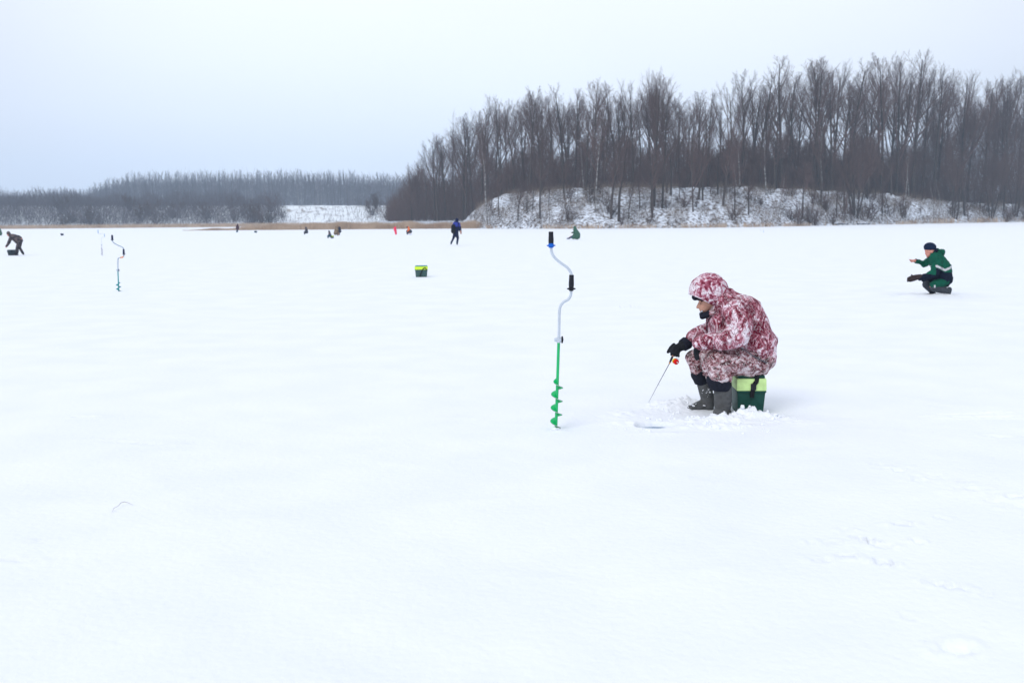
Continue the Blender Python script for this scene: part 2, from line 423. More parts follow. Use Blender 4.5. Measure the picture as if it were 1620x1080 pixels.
def terrain(name, c0, c1, nc, fn, s_fn, crest_fn, mat, label, depth, rough):
    cs = np.linspace(c0, c1, nc); ts = np.concatenate([np.linspace(-.05, 1.15, 50), np.linspace(1.3, depth, 26)])
    X = np.zeros((len(ts), nc)); Y = X.copy(); Z = X.copy()
    for j, c in enumerate(cs):
        s = s_fn(c); D = crest_fn(c)
        for i, t in enumerate(ts):
            y = s + t * (D - s); X[i, j] = colx(c, y); Y[i, j] = y; Z[i, j] = fn(c, y)
    msk = np.clip(Z / 2, 0, 1)
    Z += fbm(X * .35, Y * .35, 5, 40) * rough * msk
    tag(link(name, grid_mesh(name, X, Y, Z), mat), label, kind='structure')
terrain('hill', 600, 1900, 420, hill_z, hshore, lambda c: hshore(c) + 22, HILL, 'low wooded hill with patchy snow and leaf litter on its slope', 10, .9)
terrain('far_bank', -400, 800, 160, far_z, lambda c: 297, lambda c: 332, BANK, 'snowy bank beyond the far shore', 14, .5)

# ---------------------------------------------------------------- trees
def tubes(segs, name):
    """segs: list of (p0, p1, r0, r1) ; all frusta of one mesh with k sides by radius"""
    me = bpy.data.meshes.new(name)
    A = np.array([(*a, *b, c, d) for a, b, c, d in segs]); 
    V = []; F = []; off = 0
    for k, msk in ((3, A[:, 6] < .035), (6, A[:, 6] >= .035)):
        B = A[msk]
        if not len(B): continue
        p0 = B[:, :3]; p1 = B[:, 3:6]; t = p1 - p0; t /= np.linalg.norm(t, axis=1)[:, None] + 1e-9
        ref = np.where(abs(t[:, 2:3]) < .9, np.array([[0, 0, 1.]]), np.array([[1., 0, 0]]))
        u = np.cross(t, ref); u /= np.linalg.norm(u, axis=1)[:, None]; w = np.cross(u, t)
        n = len(B); ang = np.arange(k) * 2 * math.pi / k
        dirs = u[:, None, :] * np.cos(ang)[None, :, None] + w[:, None, :] * np.sin(ang)[None, :, None]
        v0 = p0[:, None] + dirs * B[:, 6][:, None, None]; v1 = p1[:, None] + dirs * B[:, 7][:, None, None]
        V.append(np.concatenate([v0, v1], 1).reshape(-1, 3))
        base = off + np.arange(n)[:, None] * 2 * k; a = np.arange(k)[None]; b = (np.arange(k)[None] + 1) % k
        F.append(np.stack([base + a, base + b, base + k + b, base + k + a], -1).reshape(-1, 4)); off += n * 2 * k
    V = np.concatenate(V); F = np.concatenate(F)
    me.vertices.add(len(V)); me.vertices.foreach_set('co', V.ravel())
    me.loops.add(F.size); me.loops.foreach_set('vertex_index', F.ravel())
    me.polygons.add(len(F)); me.polygons.foreach_set('loop_start', np.arange(0, F.size, 4)); me.update()
    me.polygons.foreach_set('use_smooth', [True] * len(F))
    return me
def rnd_dir(rg, d, ang):
    a = rg.uniform(0, 2 * math.pi); u = d.orthogonal().normalized(); w = d.cross(u)
    return (d * math.cos(ang) + (u * math.cos(a) + w * math.sin(a)) * math.sin(ang)).normalized()
UP = Vector((0, 0, 1))
def grow(out, p, d, L, r, lvl, rg, S):
    n = S['n'][lvl]; jit = S['jit'][lvl]; tro = S['tro'][lvl]; kids = S['kids'][lvl] if lvl < len(S['kids']) else 0
    path = [(p, d, r)]
    for i in range(n):
        d = (d + Vector((rg.gauss(0, jit), rg.gauss(0, jit), rg.gauss(0, jit))) + UP * tro).normalized()
        p2 = p + d * (L / n); r2 = r * (1 - (1 - S['tip'][lvl]) / n * 1.0 * (1 if i < n else 0)) if False else max(S['rmin'], path[0][2] * (1 - ((i + 1) / n) ** (1.5 if lvl == 0 else 1) * (1 - S['tip'][lvl])))
        out[0 if lvl == 0 else 1].append((p, p2, r, r2)); p = p2; r = r2; path.append((p, d, r))
    if not kids: return
    s0 = S['start'][lvl]
    for k in range(kids):
        f = s0 + (1 - s0) * ((k + rg.random()) / kids)
        q = min(n - 1, int(f * n)); fr = f * n - q
        a = path[q][0].lerp(path[q + 1][0], fr); dd = path[q + 1][1]; rr = path[q][2]
        if lvl == 0:
            g = (f - s0) / (1 - s0); prof = S['prof'](g)
            ll = L * prof * rg.uniform(.75, 1.2)
        else: ll = L * S['len'][lvl] * (1.1 - .5 * f) * rg.uniform(.7, 1.25)
        nd = rnd_dir(rg, dd, rg.uniform(*S['ang'][lvl]))
        grow(out, a, nd, ll, max(S['rmin'], min(rr * .7, ll * S['thick'] * (.95, .7, .6)[min(lvl, 2)])), lvl + 1, rg, S)
def style(kind):
    b = dict(n=[12, 6, 4, 2], jit=[.022, .075, .11, .15], tro=[.02, .16, .09, .03], kids=[24, 9, 13], tip=[.20, .25, .4, .5], rmin=.0062,
             start=[.42, .3, .15], len=[0, .36, .42], ang=[(.40, .75), (.35, .75), (.4, .8)], thick=.0115, prof=lambda g: .33 * (1 - g) ** .8 + .10)
    if kind == 'fork': b.update(start=[.26, .22, .15], kids=[11, 12, 12], prof=lambda g: .56 * (1 - g) + .12, tro=[.02, .18, .10, .04], thick=.013)
    if kind == 'narrow': b.update(prof=lambda g: .30 * (1 - g) + .09, kids=[22, 8, 9], ang=[(.35, .6), (.35, .7), (.4, .8)], start=[.38, .2, .1])
    if kind == 'tallpole': b.update(start=[.5, .12, .1], kids=[15, 9, 10], prof=lambda g: .30 * (1 - g) + .09)
    if kind == 'birch': b.update(start=[.4, .2, .1], kids=[24, 8, 8], prof=lambda g: .26 * (1 - g) + .07, tro=[.03, .12, -.02, -.1], jit=[.03, .08, .12, .2])
    if kind == 'far': b.update(kids=[20, 7, 6], start=[.35, .15, .1], prof=lambda g: .24 * (1 - .6 * g) + .05, ang=[(.25, .5), (.35, .6), (.4, .7)], rmin=.012, jit=[.012, .07, .1, .12])
    return b
PROTO = {}
def make_proto(key, kind, H, seed, r0=None, stems=1, spread=.3):
    rg = random.Random(seed); S = style(kind); out = [[], []]
    for s in range(stems):
        a = 2 * math.pi * s / stems + rg.uniform(-.4, .4); k = spread if stems > 1 else .02
        d = Vector((math.cos(a) * k * rg.uniform(.4, 1), math.sin(a) * k * rg.uniform(.4, 1), 1)).normalized()
        hh = H * (1 if stems == 1 else rg.uniform(.7, 1.02))
        base = Vector((math.cos(a), math.sin(a), 0)) * (.35 if stems > 1 else 0) - UP * .4
        rr = (r0 or H * .0115) * (1 if stems == 1 else rg.uniform(.45, .8))
        grow(out, base, d, hh, rr, 0, rg, S)
    zt = max(q[1][2] for q in out[1])
    PROTO[key] = (tubes(out[0], 'trunk'), tubes(out[1], 'crown'), zt)
for k in range(5): make_proto('a%d' % k, 'base', 20, 100 + k)
for k in range(4): make_proto('f%d' % k, 'fork', 20, 200 + k, r0=.26)
for k in range(4): make_proto('n%d' % k, 'narrow', 20, 300 + k)
for k in range(3): make_proto('t%d' % k, 'tallpole', 20, 400 + k)
for k in range(2): make_proto('b%d' % k, 'birch', 20, 500 + k, r0=.14)
make_proto('c0', 'base', 17, 600, r0=.26, stems=5, spread=.30); make_proto('c1', 'narrow', 17, 601, r0=.22, stems=4, spread=.22)
for k in range(5): make_proto('w%d' % k, 'far', 15, 700 + k, r0=.13)
# shrubs
def make_shrub(key, H, seed, stems, dens):
    rg = random.Random(seed); out = [[], []]
    S = dict(n=[5, 4, 2], jit=[.10, .15, .2], tro=[.06, .05, .02], kids=[dens, dens], tip=[.3, .4, .5], rmin=.011, start=[.12, .1], len=[0, .5], ang=[(.3, .8), (.4, .9)], thick=.012, prof=lambda g: .42 * (1 - .5 * g))
    for s in range(stems):
        d = rnd_dir(rg, UP, rg.uniform(.05, .75)); grow(out, Vector((rg.uniform(-.25, .25), rg.uniform(-.25, .25), -.2)), d, H * rg.uniform(.6, 1.05), .012 * H, 0, rg, S)
    PROTO[key] = (tubes(out[0], 'stems'), tubes(out[1], 'twigs'), max(q[1][2] for q in out[1]))
for k in range(4): make_shrub('s%d' % k, 4.0, 800 + k, 11, 8)
for k in range(3): make_shrub('p%d' % k, 2.5, 830 + k, 5, 5)
for key, (a, b, z) in PROTO.items():
    far_ = key[0] == 'w'
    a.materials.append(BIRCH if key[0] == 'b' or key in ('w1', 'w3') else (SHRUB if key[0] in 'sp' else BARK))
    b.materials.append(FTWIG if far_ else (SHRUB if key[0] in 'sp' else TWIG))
def plant(key, loc, height, rz, label, cat, group, lean=(0, 0), name=None, wide=1.0):
    a, b, zt = PROTO[key]; s = height / zt
    o = empty(name or ('shrub' if key[0] in 'sp' else ('birch_tree' if key[0] == 'b' else 'tree')), loc, label, cat, group)
    o.rotation_euler = (lean[1], lean[0], rz) if rz is not None else (0, 0, 0)
    o.scale = (s * wide, s * wide, s)
    for nm, me in ((('stems', a), ('twigs', b)) if key[0] in 'sp' else (('trunk', a), ('crown', b))):
        c = bpy.data.objects.new(nm, me); C.objects.link(c); c.parent = o
    return o
SKY = [(620, 300), (640, 282), (660, 243), (700, 207), (730, 182), (760, 160), (800, 150), (850, 140), (900, 136), (940, 126), (980, 128), (1015, 118), (1040, 109), (1070, 125), (1095, 140),
       (1130, 140), (1160, 122), (1180, 112), (1215, 115), (1240, 93), (1262, 118), (1290, 94), (1330, 93), (1390, 92), (1430, 82), (1480, 97), (1520, 112), (1560, 114), (1600, 105), (1700, 108), (1900, 120)]
rg = random.Random(21)
def hill_tree(c, back, key, fh, label, group, wide=1.0, lean=(0, 0)):
    D, h = hcrest(c); Yd = D + back; z = hill_z(c, Yd)
    top = tab(SKY, c); H = CAM_H + (horizon(c) - top) / FPX * Yd - z
    return plant(key, (colx(c, Yd), Yd, z - .1), H * fh, rg.uniform(0, 6.28), label, 'tree', group, lean, None, wide)
KEYS = ['a0', 'a1', 'a2', 'a3', 'a4', 'n0', 'n1', 'n2', 'n3', 't0', 't1', 't2', 't0', 't1', 'f0', 'f2']
GW = 'bare trees of the wood on the hill'
def zone(c, k, back):
    look = {'a': 'oval-crowned', 'f': 'fork-limbed', 'n': 'narrow', 't': 'high-crowned'}[k[0]]
    row = 'front' if back < 8 else ('second' if back < 20 else 'back')
    where = ('low left end' if c < 760 else 'left shoulder' if c < 880 else 'left half' if c < 1000 else 'middle' if c < 1130 else 'stretch over the angler' if c < 1260 else
             'right half' if c < 1380 else 'highest right part' if c < 1480 else 'dark right end')
    return '%s bare tree in the %s row of the hill wood, %s' % (look, row, where)
# front row: clearly drawn skyline trees, each its own
front = [(652, 'f1', 1.0, 'smallest bare tree at the left tip of the hill wood'), (690, 'a1', 1.0, 'short bushy bare tree near the left tip of the wood'), (738, 'f2', 1.0, 'bare tree with leaning fan of twigs where the wood steps down to the left'),
         (795, 'f0', 1.0, 'bare tree with rounded crown at the left shoulder of the hill wood'), (840, 'a2', 1.0, 'slim bare tree with rounded top above the leaning birch'), (893, 'n1', 1.0, 'narrow bare tree above the big green drill grip'),
         (938, 'a3', 1.0, 'tall dense bare tree left of the broad middle tree'), (1040, 'f3', 1.0, 'broad many-limbed bare tree standing tallest in the middle of the wood'), (1095, 'f2', .97, 'thin open crowned bare tree in the skyline dip left of the columnar tree'),
         (1175, 'a4', 1.0, 'bare tree with oval crown left of the dark columnar tree'), (1203, 'n2', .97, 'thin bare tree just left of the dark columnar tree'), (1237, 'n0', 1.0, 'dark columnar bare tree standing apart right of the skyline dip'),
         (1285, 'a0', 1.0, 'bare tree with straight trunk right of the gap beside the columnar tree'), (1310, 'n3', 1.0, 'slim upright bare tree in the tight skyline cluster above the angler'), (1345, 'n1', .98, 'dark bushy bare tree right of the tight skyline cluster'),
         (1394, 'a2', 1.0, 'straight bare tree left of the highest forked tree'), (1418, 'f1', 1.0, 'highest bare tree of the wood, forked into two long limbs'), (1445, 'n2', 1.0, 'slender bare tree right of the highest forked tree'),
         (1478, 'f3', .98, 'bare tree with limbs spreading right, where the skyline starts to drop'), (1523, 'f0', 1.0, 'wide bare tree above the squatting man in green'), (1592, 'f1', 1.0, 'wide fan-shaped bare tree at the far right edge')]
for (c, key, fh, lb) in front:
    hill_tree(c, rg.uniform(1, 6), key, fh, lb, None, wide=1.3 if key[0] == 'n' else (1.0 if key[0] == 'f' else 1.15))
n_ = 0
c = 636.0
while c < 1780:
    for back in ((rg.uniform(1, 14), rg.uniform(14, 45)) if n_ % 5 in (1, 3) else (rg.uniform(1, 30),)):
        cc = c + rg.uniform(-5, 5)
        if 1110 < cc < 1150 and rg.random() < .45: continue
        k = rg.choice(KEYS if cc < 1480 else KEYS + ['f0', 'f1', 'f2'])
        hill_tree(cc, back, k, rg.uniform(.78, .98), zone(cc, k, back), GW, wide=rg.uniform(.85, 1.05) if k[0] == 'f' else rg.uniform(1.0, 1.3))
        n_ += 1
    c += (14 if c < 1080 else 18) if c < 1620 else 30
# slope trees, each with its own label
def slopeY(c, py):
    s = hshore(c); best = s
    for i in range(60):
        y = s + i * .4; z = hill_z(c, y); yy = horizon(c) - (z - CAM_H) / y * FPX
        if yy <= py: return y
    return s + 22
slope = [(773, 353, 178, 'b0', 'leaning pale birch rooted at the left foot of the hill', -.10, 'birch'), (856, 346, 195, 'a3', 'slim bare tree rooted low on the slope above the large drill', -.03, ''),
         (943, 338, 170, 'b1', 'pale birch rooted halfway up the slope right of the large drill', -.06, ''), (1036, 330, 116, 'f3', 'thick double trunk bare tree standing on the slope in the middle of the hill', 0, ''),
         (1049, 331, 150, 'a0', 'thinner bare tree close beside the thick one on the mid slope', .02, ''), (1098, 336, 215, 'f0', 'short bare tree with crooked low limbs on the slope above the angler', 0, ''),
         (1164, 343, 230, 'a4', 'thin bare tree on the slope above the right shoulder of the angler', .02, ''), (1232, 352, 270, 'b0', 'small curved pale tree at the foot of the slope', .08, ''),
         (1300, 320, 190, 'n1', 'thin bare tree with forked foot just under the crest', .02, ''), (1355, 343, 200, 'c0', 'clump of dark trunks fanning out of one root at the foot of the slope', 0, 'clump'),
         (1397, 350, 290, 'a1', 'small thin tree at the shore right of the fanned clump', 0, ''), (1434, 345, 230, 'b1', 'crooked pale tree at the shore above the squatting man', .05, ''),
         (1512, 346, 210, 'c1', 'dark multi-stem tree at the shore right of the squatting man', 0, 'clump'), (1570, 346, 240, 'c0', 'spreading multi-stem tree at the shore near the right edge', 0, 'clump'), (1608, 343, 225, 'c1', 'multi-stem tree at the shore against the right edge', 0, 'clump')]
for (c, py, ty, key, lb, ln, _) in slope:
    Yd = slopeY(c, py); z = hill_z(c, Yd)
    plant(key, (colx(c, Yd), Yd, z - .1), (py - ty) / FPX * Yd, 0.3 * (c % 7), lb, 'tree', None, (ln, 0))
rg = random.Random(77)
for k in range(56):
    c = 785 + 15 * k + rg.uniform(-9, 9)
    Yd = hshore(c) + rg.uniform(2, 20); z = hill_z(c, Yd)
    kk = rg.choice(['a1', 'a3', 't1', 'n2', 'b0'])
    plant(kk, (colx(c, Yd), Yd, z - .1), rg.uniform(5, 15), rg.uniform(0, 6), ('pale' if kk == 'b0' else {'a': 'bushy-topped', 't': 'long-stemmed', 'n': 'narrow'}[kk[0]]) + ' sapling on the snowy hill slope' + (', left of the first birch' if c < 940 else ', left half' if c < 1040 else ', over the angler' if c < 1180 else ', middle right' if c < 1300 else ', near the fanned clump' if c < 1420 else ', above the squatting person' if c < 1530 else ', right edge'), 'tree', 'saplings on the slope', (rg.uniform(-.08, .08), 0), wide=1.5)
# fallen trunk and footbridge-like planks at the shore
a = at(962, 361, hshore(962) - .5); b = at(990, 345, hshore(980) + 6)
fl = MB(); fl.ring([a, a.lerp(b, .5) + Vector((0, 0, .15)), b], [.10, .16, .2], 8)
tag(fl.build('fallen_trunk', BIRCH), 'pale fallen trunk lying down the slope onto the reeds', 'log')

# shrubs on the slope and along the crest
rg = random.Random(33)
def shrub_at(c, t, key, H, label, group):
    s = hshore(c); Yd = s + t * 22; z = hill_z(c, Yd); 
    plant(key, (colx(c, Yd), Yd, z - .05), H, rg.uniform(0, 6), label, 'shrub', group)
for k in range(95):
    c = rg.uniform(770, 1750); t = rg.uniform(.02, .85); H = rg.uniform(1.2, 3.8)
    shrub_at(c, t, rg.choice(['p0', 'p1', 'p2', 's1']), H, 'low leafless shrub on the snowy hill slope, ' + ('left part' if c < 930 else 'between the birch and the thick trunk' if c < 1040 else 'above the angler' if c < 1240 else 'near the fanned clump' if c < 1440 else 'far right'), 'shrubs on the slope')
for k in range(20):
    c = rg.uniform(1230, 1760); t = rg.uniform(0, .25)
    shrub_at(c, t, rg.choice(['p0', 'p1', 'p2', 's3']), rg.uniform(2.6, 5.2), 'leafless willow bush at the waterline of the hill, ' + ('by the fanned clump' if c < 1400 else 'above the squatting person' if c < 1510 else 'at the right edge'), 'bushes along the waterline')

def sprays(name, n, fn, mat, label, r=(.012, .03), L=(1.2, 3.0), up_=.9, spread=.6, seed=1, kind='stuff'):
    """a mass of bare twig sprays; fn(rng) gives a point and the local height"""
    r_ = np.random.default_rng(seed); segs = []
    for i in range(n):
        q = fn(r_)
        if q is None: continue
        p = np.array(q); d = np.array([r_.normal(0, spread), r_.normal(0, spread), up_]); d /= np.linalg.norm(d)
        l = r_.uniform(*L); rr = r_.uniform(*r); p1 = p + d * l * .5; d2 = d + r_.normal(0, .25, 3); d2 /= np.linalg.norm(d2)
        segs.append((p, p1, rr, rr * .7)); segs.append((p1, p1 + d2 * l * .5, rr * .7, rr * .3))
    o = link(name, tubes(segs, name), mat)
    tag(o, label, kind=kind); return o
# dark undergrowth under the wood: its height above the crest follows the photograph
UND = [(600, 349), (622, 338), (645, 308), (680, 285), (720, 270), (760, 258), (850, 250), (950, 240), (1050, 235), (1100, 240), (1200, 240), (1300, 235), (1360, 225), (1400, 240), (1440, 220), (1500, 200), (1560, 190), (1620, 195), (1900, 200)]
def und(r_):
    c = r_.uniform(615, 1800)
    if c < 1280 and r_.random() < .3: c += 500
    D, h = hcrest(c); Yd = D + r_.uniform(3, 60)
    z = hill_z(c, Yd); top = CAM_H + (horizon(c) - tab(UND, c) - 12 + 46 * (vnoise(np.array(c * .045), np.array(0.), 12) - .5) + (14 if c < 1300 else 0) - 8 * r_.normal()) / FPX * Yd
    hh = max(1.0, top - z)
    return (colx(c, Yd), Yd, z + hh * r_.random() ** 1.25 - .3)
sprays('undergrowth', 120000, und, SHRUB, 'dense dark brown undergrowth filling the wood on the hill', r=(.014, .045), L=(1.2, 3.6), spread=.40, seed=5)
def slopebr(r_):
    c = r_.uniform(745, 1800); t = r_.uniform(0, 1) ; Yd = hshore(c) + t * 22
    if vnoise(np.array(c * .06), np.array(t * 4), 3) < .42: return None
    return (colx(c, Yd), Yd, hill_z(c, Yd) + .0)
sprays('dry_brush', 46000, slopebr, BRUSHM, 'dry brush and weeds poking through the snow on the hill slope', r=(.008, .020), L=(.25, 1.5), spread=.4, seed=7)

# far wood on the left
FS = [(-400, 300), (-60, 300), (0, 308), (30, 303), (60, 305), (90, 296), (140, 298), (165, 285), (190, 278), (220, 272), (300, 270), (400, 268), (500, 268), (560, 270), (600, 272), (640, 274), (800, 275)]
rg = random.Random(55)
c = -170.0; i = 0
while c < 690:
    Yd = 500 + rg.uniform(0, 50); z = far_z(c, Yd); H = CAM_H + (horizon(c) - tab(FS, c)) / FPX * Yd - z
    if H > 2.5:
        k = 'w%d' % rg.randrange(5)
        plant(k, (colx(c, Yd), Yd, z - .1), H * rg.uniform(.88, 1.05), rg.uniform(0, 6),
              ('pale-trunked' if k in ('w1', 'w3') else 'slim grey' if k in ('w0', 'w2') else 'bushy grey') + ' bare tree of the far wood, ' + ('low left end' if c < 150 else 'where the skyline steps up' if c < 230 else 'above the left auger' if c < 330 else 'middle' if c < 450 else 'above the snowy clearing' if c < 560 else 'right end by the hill wood'), 'tree', 'bare trees of the far wood', wide=1.1)
    c += 5.2; i += 1
def farmass(r_):
    c = r_.uniform(-380, 780); Yd = 520 + r_.uniform(0, 90); z = far_z(c, Yd); top = CAM_H + (horizon(c) - tab(FS, c) - 20 - 5 * r_.normal()) / FPX * Yd
    hh = top - z
    if hh < 1: hh = 1
    return (colx(c, Yd), Yd, z + hh * r_.random() ** 1.1 - 1.0)
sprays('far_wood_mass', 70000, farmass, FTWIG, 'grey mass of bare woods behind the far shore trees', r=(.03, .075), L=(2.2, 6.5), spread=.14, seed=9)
# bank thicket: denser left, open snow between 455 and 600
BT = [(-400, 2.6), (0, 3.4), (60, 3.2), (110, 2.2), (200, 1.2), (300, 1.1), (400, 1.1), (440, .9), (458, .05), (520, .04), (545, .05), (565, .16), (610, .22), (625, .8), (700, 2.0), (800, 2)]
def bank(r_):
    c = r_.uniform(-380, 780)
    dn = tab(BT, c)
    if r_.random() > dn * .8: return None
    Yd = 299 + r_.uniform(0, 34); z = far_z(c, Yd)
    top = (1.6 + 3.4 * vnoise(np.array(c * .05), np.array(0.), 4)) if c < 450 else 2.0
    if c < 110: top = 5.5 - 1.5 * abs(math.sin(c * .05))
    return (colx(c, Yd), Yd, z + top * r_.random() ** 1.6 - .4)
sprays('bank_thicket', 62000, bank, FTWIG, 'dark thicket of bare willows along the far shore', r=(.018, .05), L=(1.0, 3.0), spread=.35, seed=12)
for k in range(34):
    c = rg.uniform(60, 450) if k < 30 else rg.uniform(585, 640); t = rg.uniform(.05, .8); Yd = 299 + 30 * t
    plant(rg.choice(['s0', 's1', 's2', 's3']), (colx(c, Yd), Yd, far_z(c, Yd) - .1), rg.uniform(3.5, 6.5), rg.uniform(0, 6), 'bare willow bush on the far bank, ' + ('behind the augers' if c < 210 else 'left of the standing maroon person' if c < 370 else 'left of the snowy clearing' if c < 500 else 'right of the snowy clearing'), 'shrub', 'willow bushes on the far bank')

# reeds
def reeds(name, n, fn, label, seed):
    r_ = np.random.default_rng(seed); P = np.array([q for q in (fn(r_) for _ in range(n)) if q is not None])
    k = len(P); H = P[:, 3] * r_.uniform(.6, 1.1, k); a = r_.uniform(0, math.pi, k); w = r_.uniform(.008, .022, k)
    dx = np.cos(a) * w; dy = np.sin(a) * w; lx = r_.normal(0, .12, k) * H; ly = r_.normal(0, .1, k) * H
    b0 = np.stack([P[:, 0] - dx, P[:, 1] - dy, P[:, 2]], -1); b1 = np.stack([P[:, 0] + dx, P[:, 1] + dy, P[:, 2]], -1)
    m0 = np.stack([P[:, 0] - dx * 1.3 + lx * .4, P[:, 1] - dy * 1.3 + ly * .4, P[:, 2] + H * .6], -1); m1 = np.stack([P[:, 0] + dx * 1.3 + lx * .4, P[:, 1] + dy * 1.3 + ly * .4, P[:, 2] + H * .6], -1)
    tp = np.stack([P[:, 0] + lx, P[:, 1] + ly, P[:, 2] + H], -1); tp2 = tp + np.stack([dx * .5, dy * .5, dx * 0], -1)
    V = np.stack([b0, b1, m1, m0, tp2, tp], 1).reshape(-1, 3); base = np.arange(k)[:, None] * 6
    F = np.stack([base + np.array([[0, 1, 2, 3]]), base + np.array([[3, 2, 4, 5]])], 1).reshape(-1, 4)
    me = bpy.data.meshes.new(name); me.vertices.add(len(V)); me.vertices.foreach_set('co', V.ravel())
    me.loops.add(F.size); me.loops.foreach_set('vertex_index', F.ravel()); me.polygons.add(len(F)); me.polygons.foreach_set('loop_start', np.arange(0, F.size, 4)); me.update()
    tag(link(name, me, REED, smooth=False), label, kind='stuff')
def rA(r_):
    c = r_.uniform(-350, 790); Yd = 283 + r_.uniform(0, 15); return (colx(c, Yd), Yd, -.1, 1.25)
def rB(r_):
    c = r_.uniform(290, 776); f = 183 - (c - 300) / 470 * 7; e = max(.03, min(1, (c - 290) / 190, (780 - c) / 14 + .15))
    Yd = f + r_.uniform(0, 16 * max(.1, e)); return (colx(c, Yd), Yd, -.1, 1.25 * (.12 + .88 * e) * (1 + .25 * math.sin(c * .09) * math.sin(c * .031)))
def rC(r_):
    c = r_.uniform(770, 1850); d = .25 + .75 * (vnoise(np.array(c * .03), np.array(0.), 6) > .5)
    if 860 > c > 790: d = .06
    if 1330 > c > 1290 or 1420 > c > 1330: d = .08
    if r_.random() > d: return None
    Yd = hshore(c) - 1 + r_.uniform(0, 4); return (colx(c, Yd), Yd, -.05, r_.uniform(.3, 1.0) if c < 1450 else r_.uniform(.5, 1.4))
reeds('far_reeds', 34000, rA, 'band of brown dry reeds along the far left shore', 1)
reeds('reed_bed', 26000, rB, 'pale dry reed bed reaching from mid lake to the hill', 2)
reeds('shore_reeds', 15000, rC, 'sparse dry reeds and grass along the foot of the hill', 3)

# ---------------------------------------------------------------- ice augers
WHITE_T = plain('white_tube', (.50, .56, .64), .35, .06, 30, spec=.5)
BLACK_G = plain('black_grip', (.018, .02, .028), .6, .2, 60, bump=.0008, bscale=120)
BLUE_G = plain('blue_collar', (.01, .12, .55), .4)
GREEN_P = plain('green_paint', (.0, .44, .13), .32, .08, 20, spec=.5)
STEEL = plain('worn_steel', (.50, .53, .55), .4, .15, 40, metal=.6)
def auger(base_px, base_py, sc_, tube, grips, clamp_v, bot, hel, cols, label, lean=0, dd=0.0, thick=1.0, dist=None):
    """tube etc. in metres (u right, v up) from the point where the drill meets the snow"""
    g = ground(base_px, base_py) if dist is None else at(base_px, base_py, dist)
    o = empty('ice_auger', g, label, 'ice auger')
    Pt = lambda u, v, w=0: g + Vector((u, w, v))
    # smooth the crank tube
    pts = [Vector((u, 0, v)) for u, v in tube]
    sm = []
    for i in range(len(pts) - 1):
        p0 = pts[max(0, i - 1)]; p1 = pts[i]; p2 = pts[i + 1]; p3 = pts[min(len(pts) - 1, i + 2)]
        for k in range(5):
            t = k / 5; sm.append(.5 * ((2 * p1) + (p2 - p0) * t + (2 * p0 - 5 * p1 + 4 * p2 - p3) * t * t + (3 * p1 - p0 - 3 * p2 + p3) * t ** 3))
    sm.append(pts[-1])
    MB().ring([g + q for q in sm], [.0105 * thick] * len(sm), 14).build('crank_tube', cols['tube'], o)
    for gi, (ga, gb, fl, col) in enumerate(grips):   # ga top, gb bottom (u,v)
        A = Vector((ga[0], 0, ga[1])); B = Vector((gb[0], 0, gb[1])); ps = []; rr = []
        prof = [(0, .0165), (.03, .0185), (.1, .0180), (.3, .0190), (.5, .0205), (.7, .0200), (.85, .0175), (.9, .017), (1, .0175)]
        for t, r in prof: ps.append(g + A.lerp(B, t)); rr.append(r * thick)
        gr = MB().ring(ps, rr, 16).build('grip', cols['grip'], o)
        q = A.lerp(B, fl); MB().ring([g + q + Vector((0, 0, .007)), g + q + Vector((0, 0, .002)), g + q - Vector((0, 0, .004)), g + q - Vector((0, 0, .01))], [.019 * thick, .034 * thick, .034 * thick, .018 * thick], 20).build('collar', col, gr)
        if gi == 0 and col is cols.get('blue'):
            MB().ring([g + A.lerp(B, .74), g + A.lerp(B, .80), g + A.lerp(B, 1.0), g + A.lerp(B, 1.02)], [.0195, .021, .0195, .016], 16).build('sleeve', col, gr)
    cu, cv = clamp_v
    cl = MB(); cl.ring([Pt(cu, cv - .022), Pt(cu, cv + .018)], [.017 * thick, .017 * thick], 14); cl.ring([Pt(cu - .034, cv), Pt(cu - .030, cv), Pt(cu + .02, cv)], [.010, .015, .015], 12)
    c_ = cl.build('clamp', cols['tube'], o)
    kn = MB(); kn.ring([Pt(cu + .018, cv), Pt(cu + .028, cv), Pt(cu + .034, cv)], [.007, .010, .006], 10)
    kn.ring([Pt(cu + .026, cv - .026, .0), Pt(cu + .029, cv, 0), Pt(cu + .027, cv + .027, 0)], [.006, .009, .006], 8)
    kn.build('clamp_knob', cols['grip'], c_)
    MB().ring([Pt(bot[0], bot[1] - .12), Pt(bot[0], bot[1]), Pt(cu, cv - .018)], [.0115 * thick] * 3, 14).build('shaft', cols['paint'], o)
    # flighting
    v0, v1, pitch, rad = hel; A = Vector((bot[0], 0, bot[1])); B = Vector((cu, 0, cv)); ax = (B - A).normalized(); ux = ax.cross(Vector((0, 1, 0))).normalized(); uy = ux.cross(ax)
    n = int((v1 - v0) / pitch * 28); vs = []; fs = []; ve = []; fe = []
    for i in range(n + 1):
        t = i / n; v = v0 + (v1 - v0) * t; a = 2 * math.pi * (v - v0) / pitch * 1 + 2.2
        cen = g + A + ax * v; rr = rad * min(1, .35 + 6 * (1 - t), .5 + 8 * t)
        d = ux * math.cos(a) + uy * math.sin(a); tz = ax * .0018
        inn = cen + d * .010; out_ = cen + d * rr
        vs += [inn + tz, out_ + tz, out_ - tz, inn - tz]
        oo = cen + d * (rr + .0016); ve += [out_ + tz * 1.1, oo + tz, oo - tz, out_ - tz * 1.1]
        if i:
            for L_, in ((fs,), (fe,)):
                b = i * 4; a0 = b - 4
                for k in range(4): q = (k + 1) % 4; L_.append((a0 + k, a0 + q, b + q, b + k))
    mb = MB(); mb.add(vs, fs); fl_ = mb.build('flighting', cols['paint'], o)
    mb = MB(); mb.add(ve, fe); mb.build('blade_edge', cols['edge'], fl_)
    return o
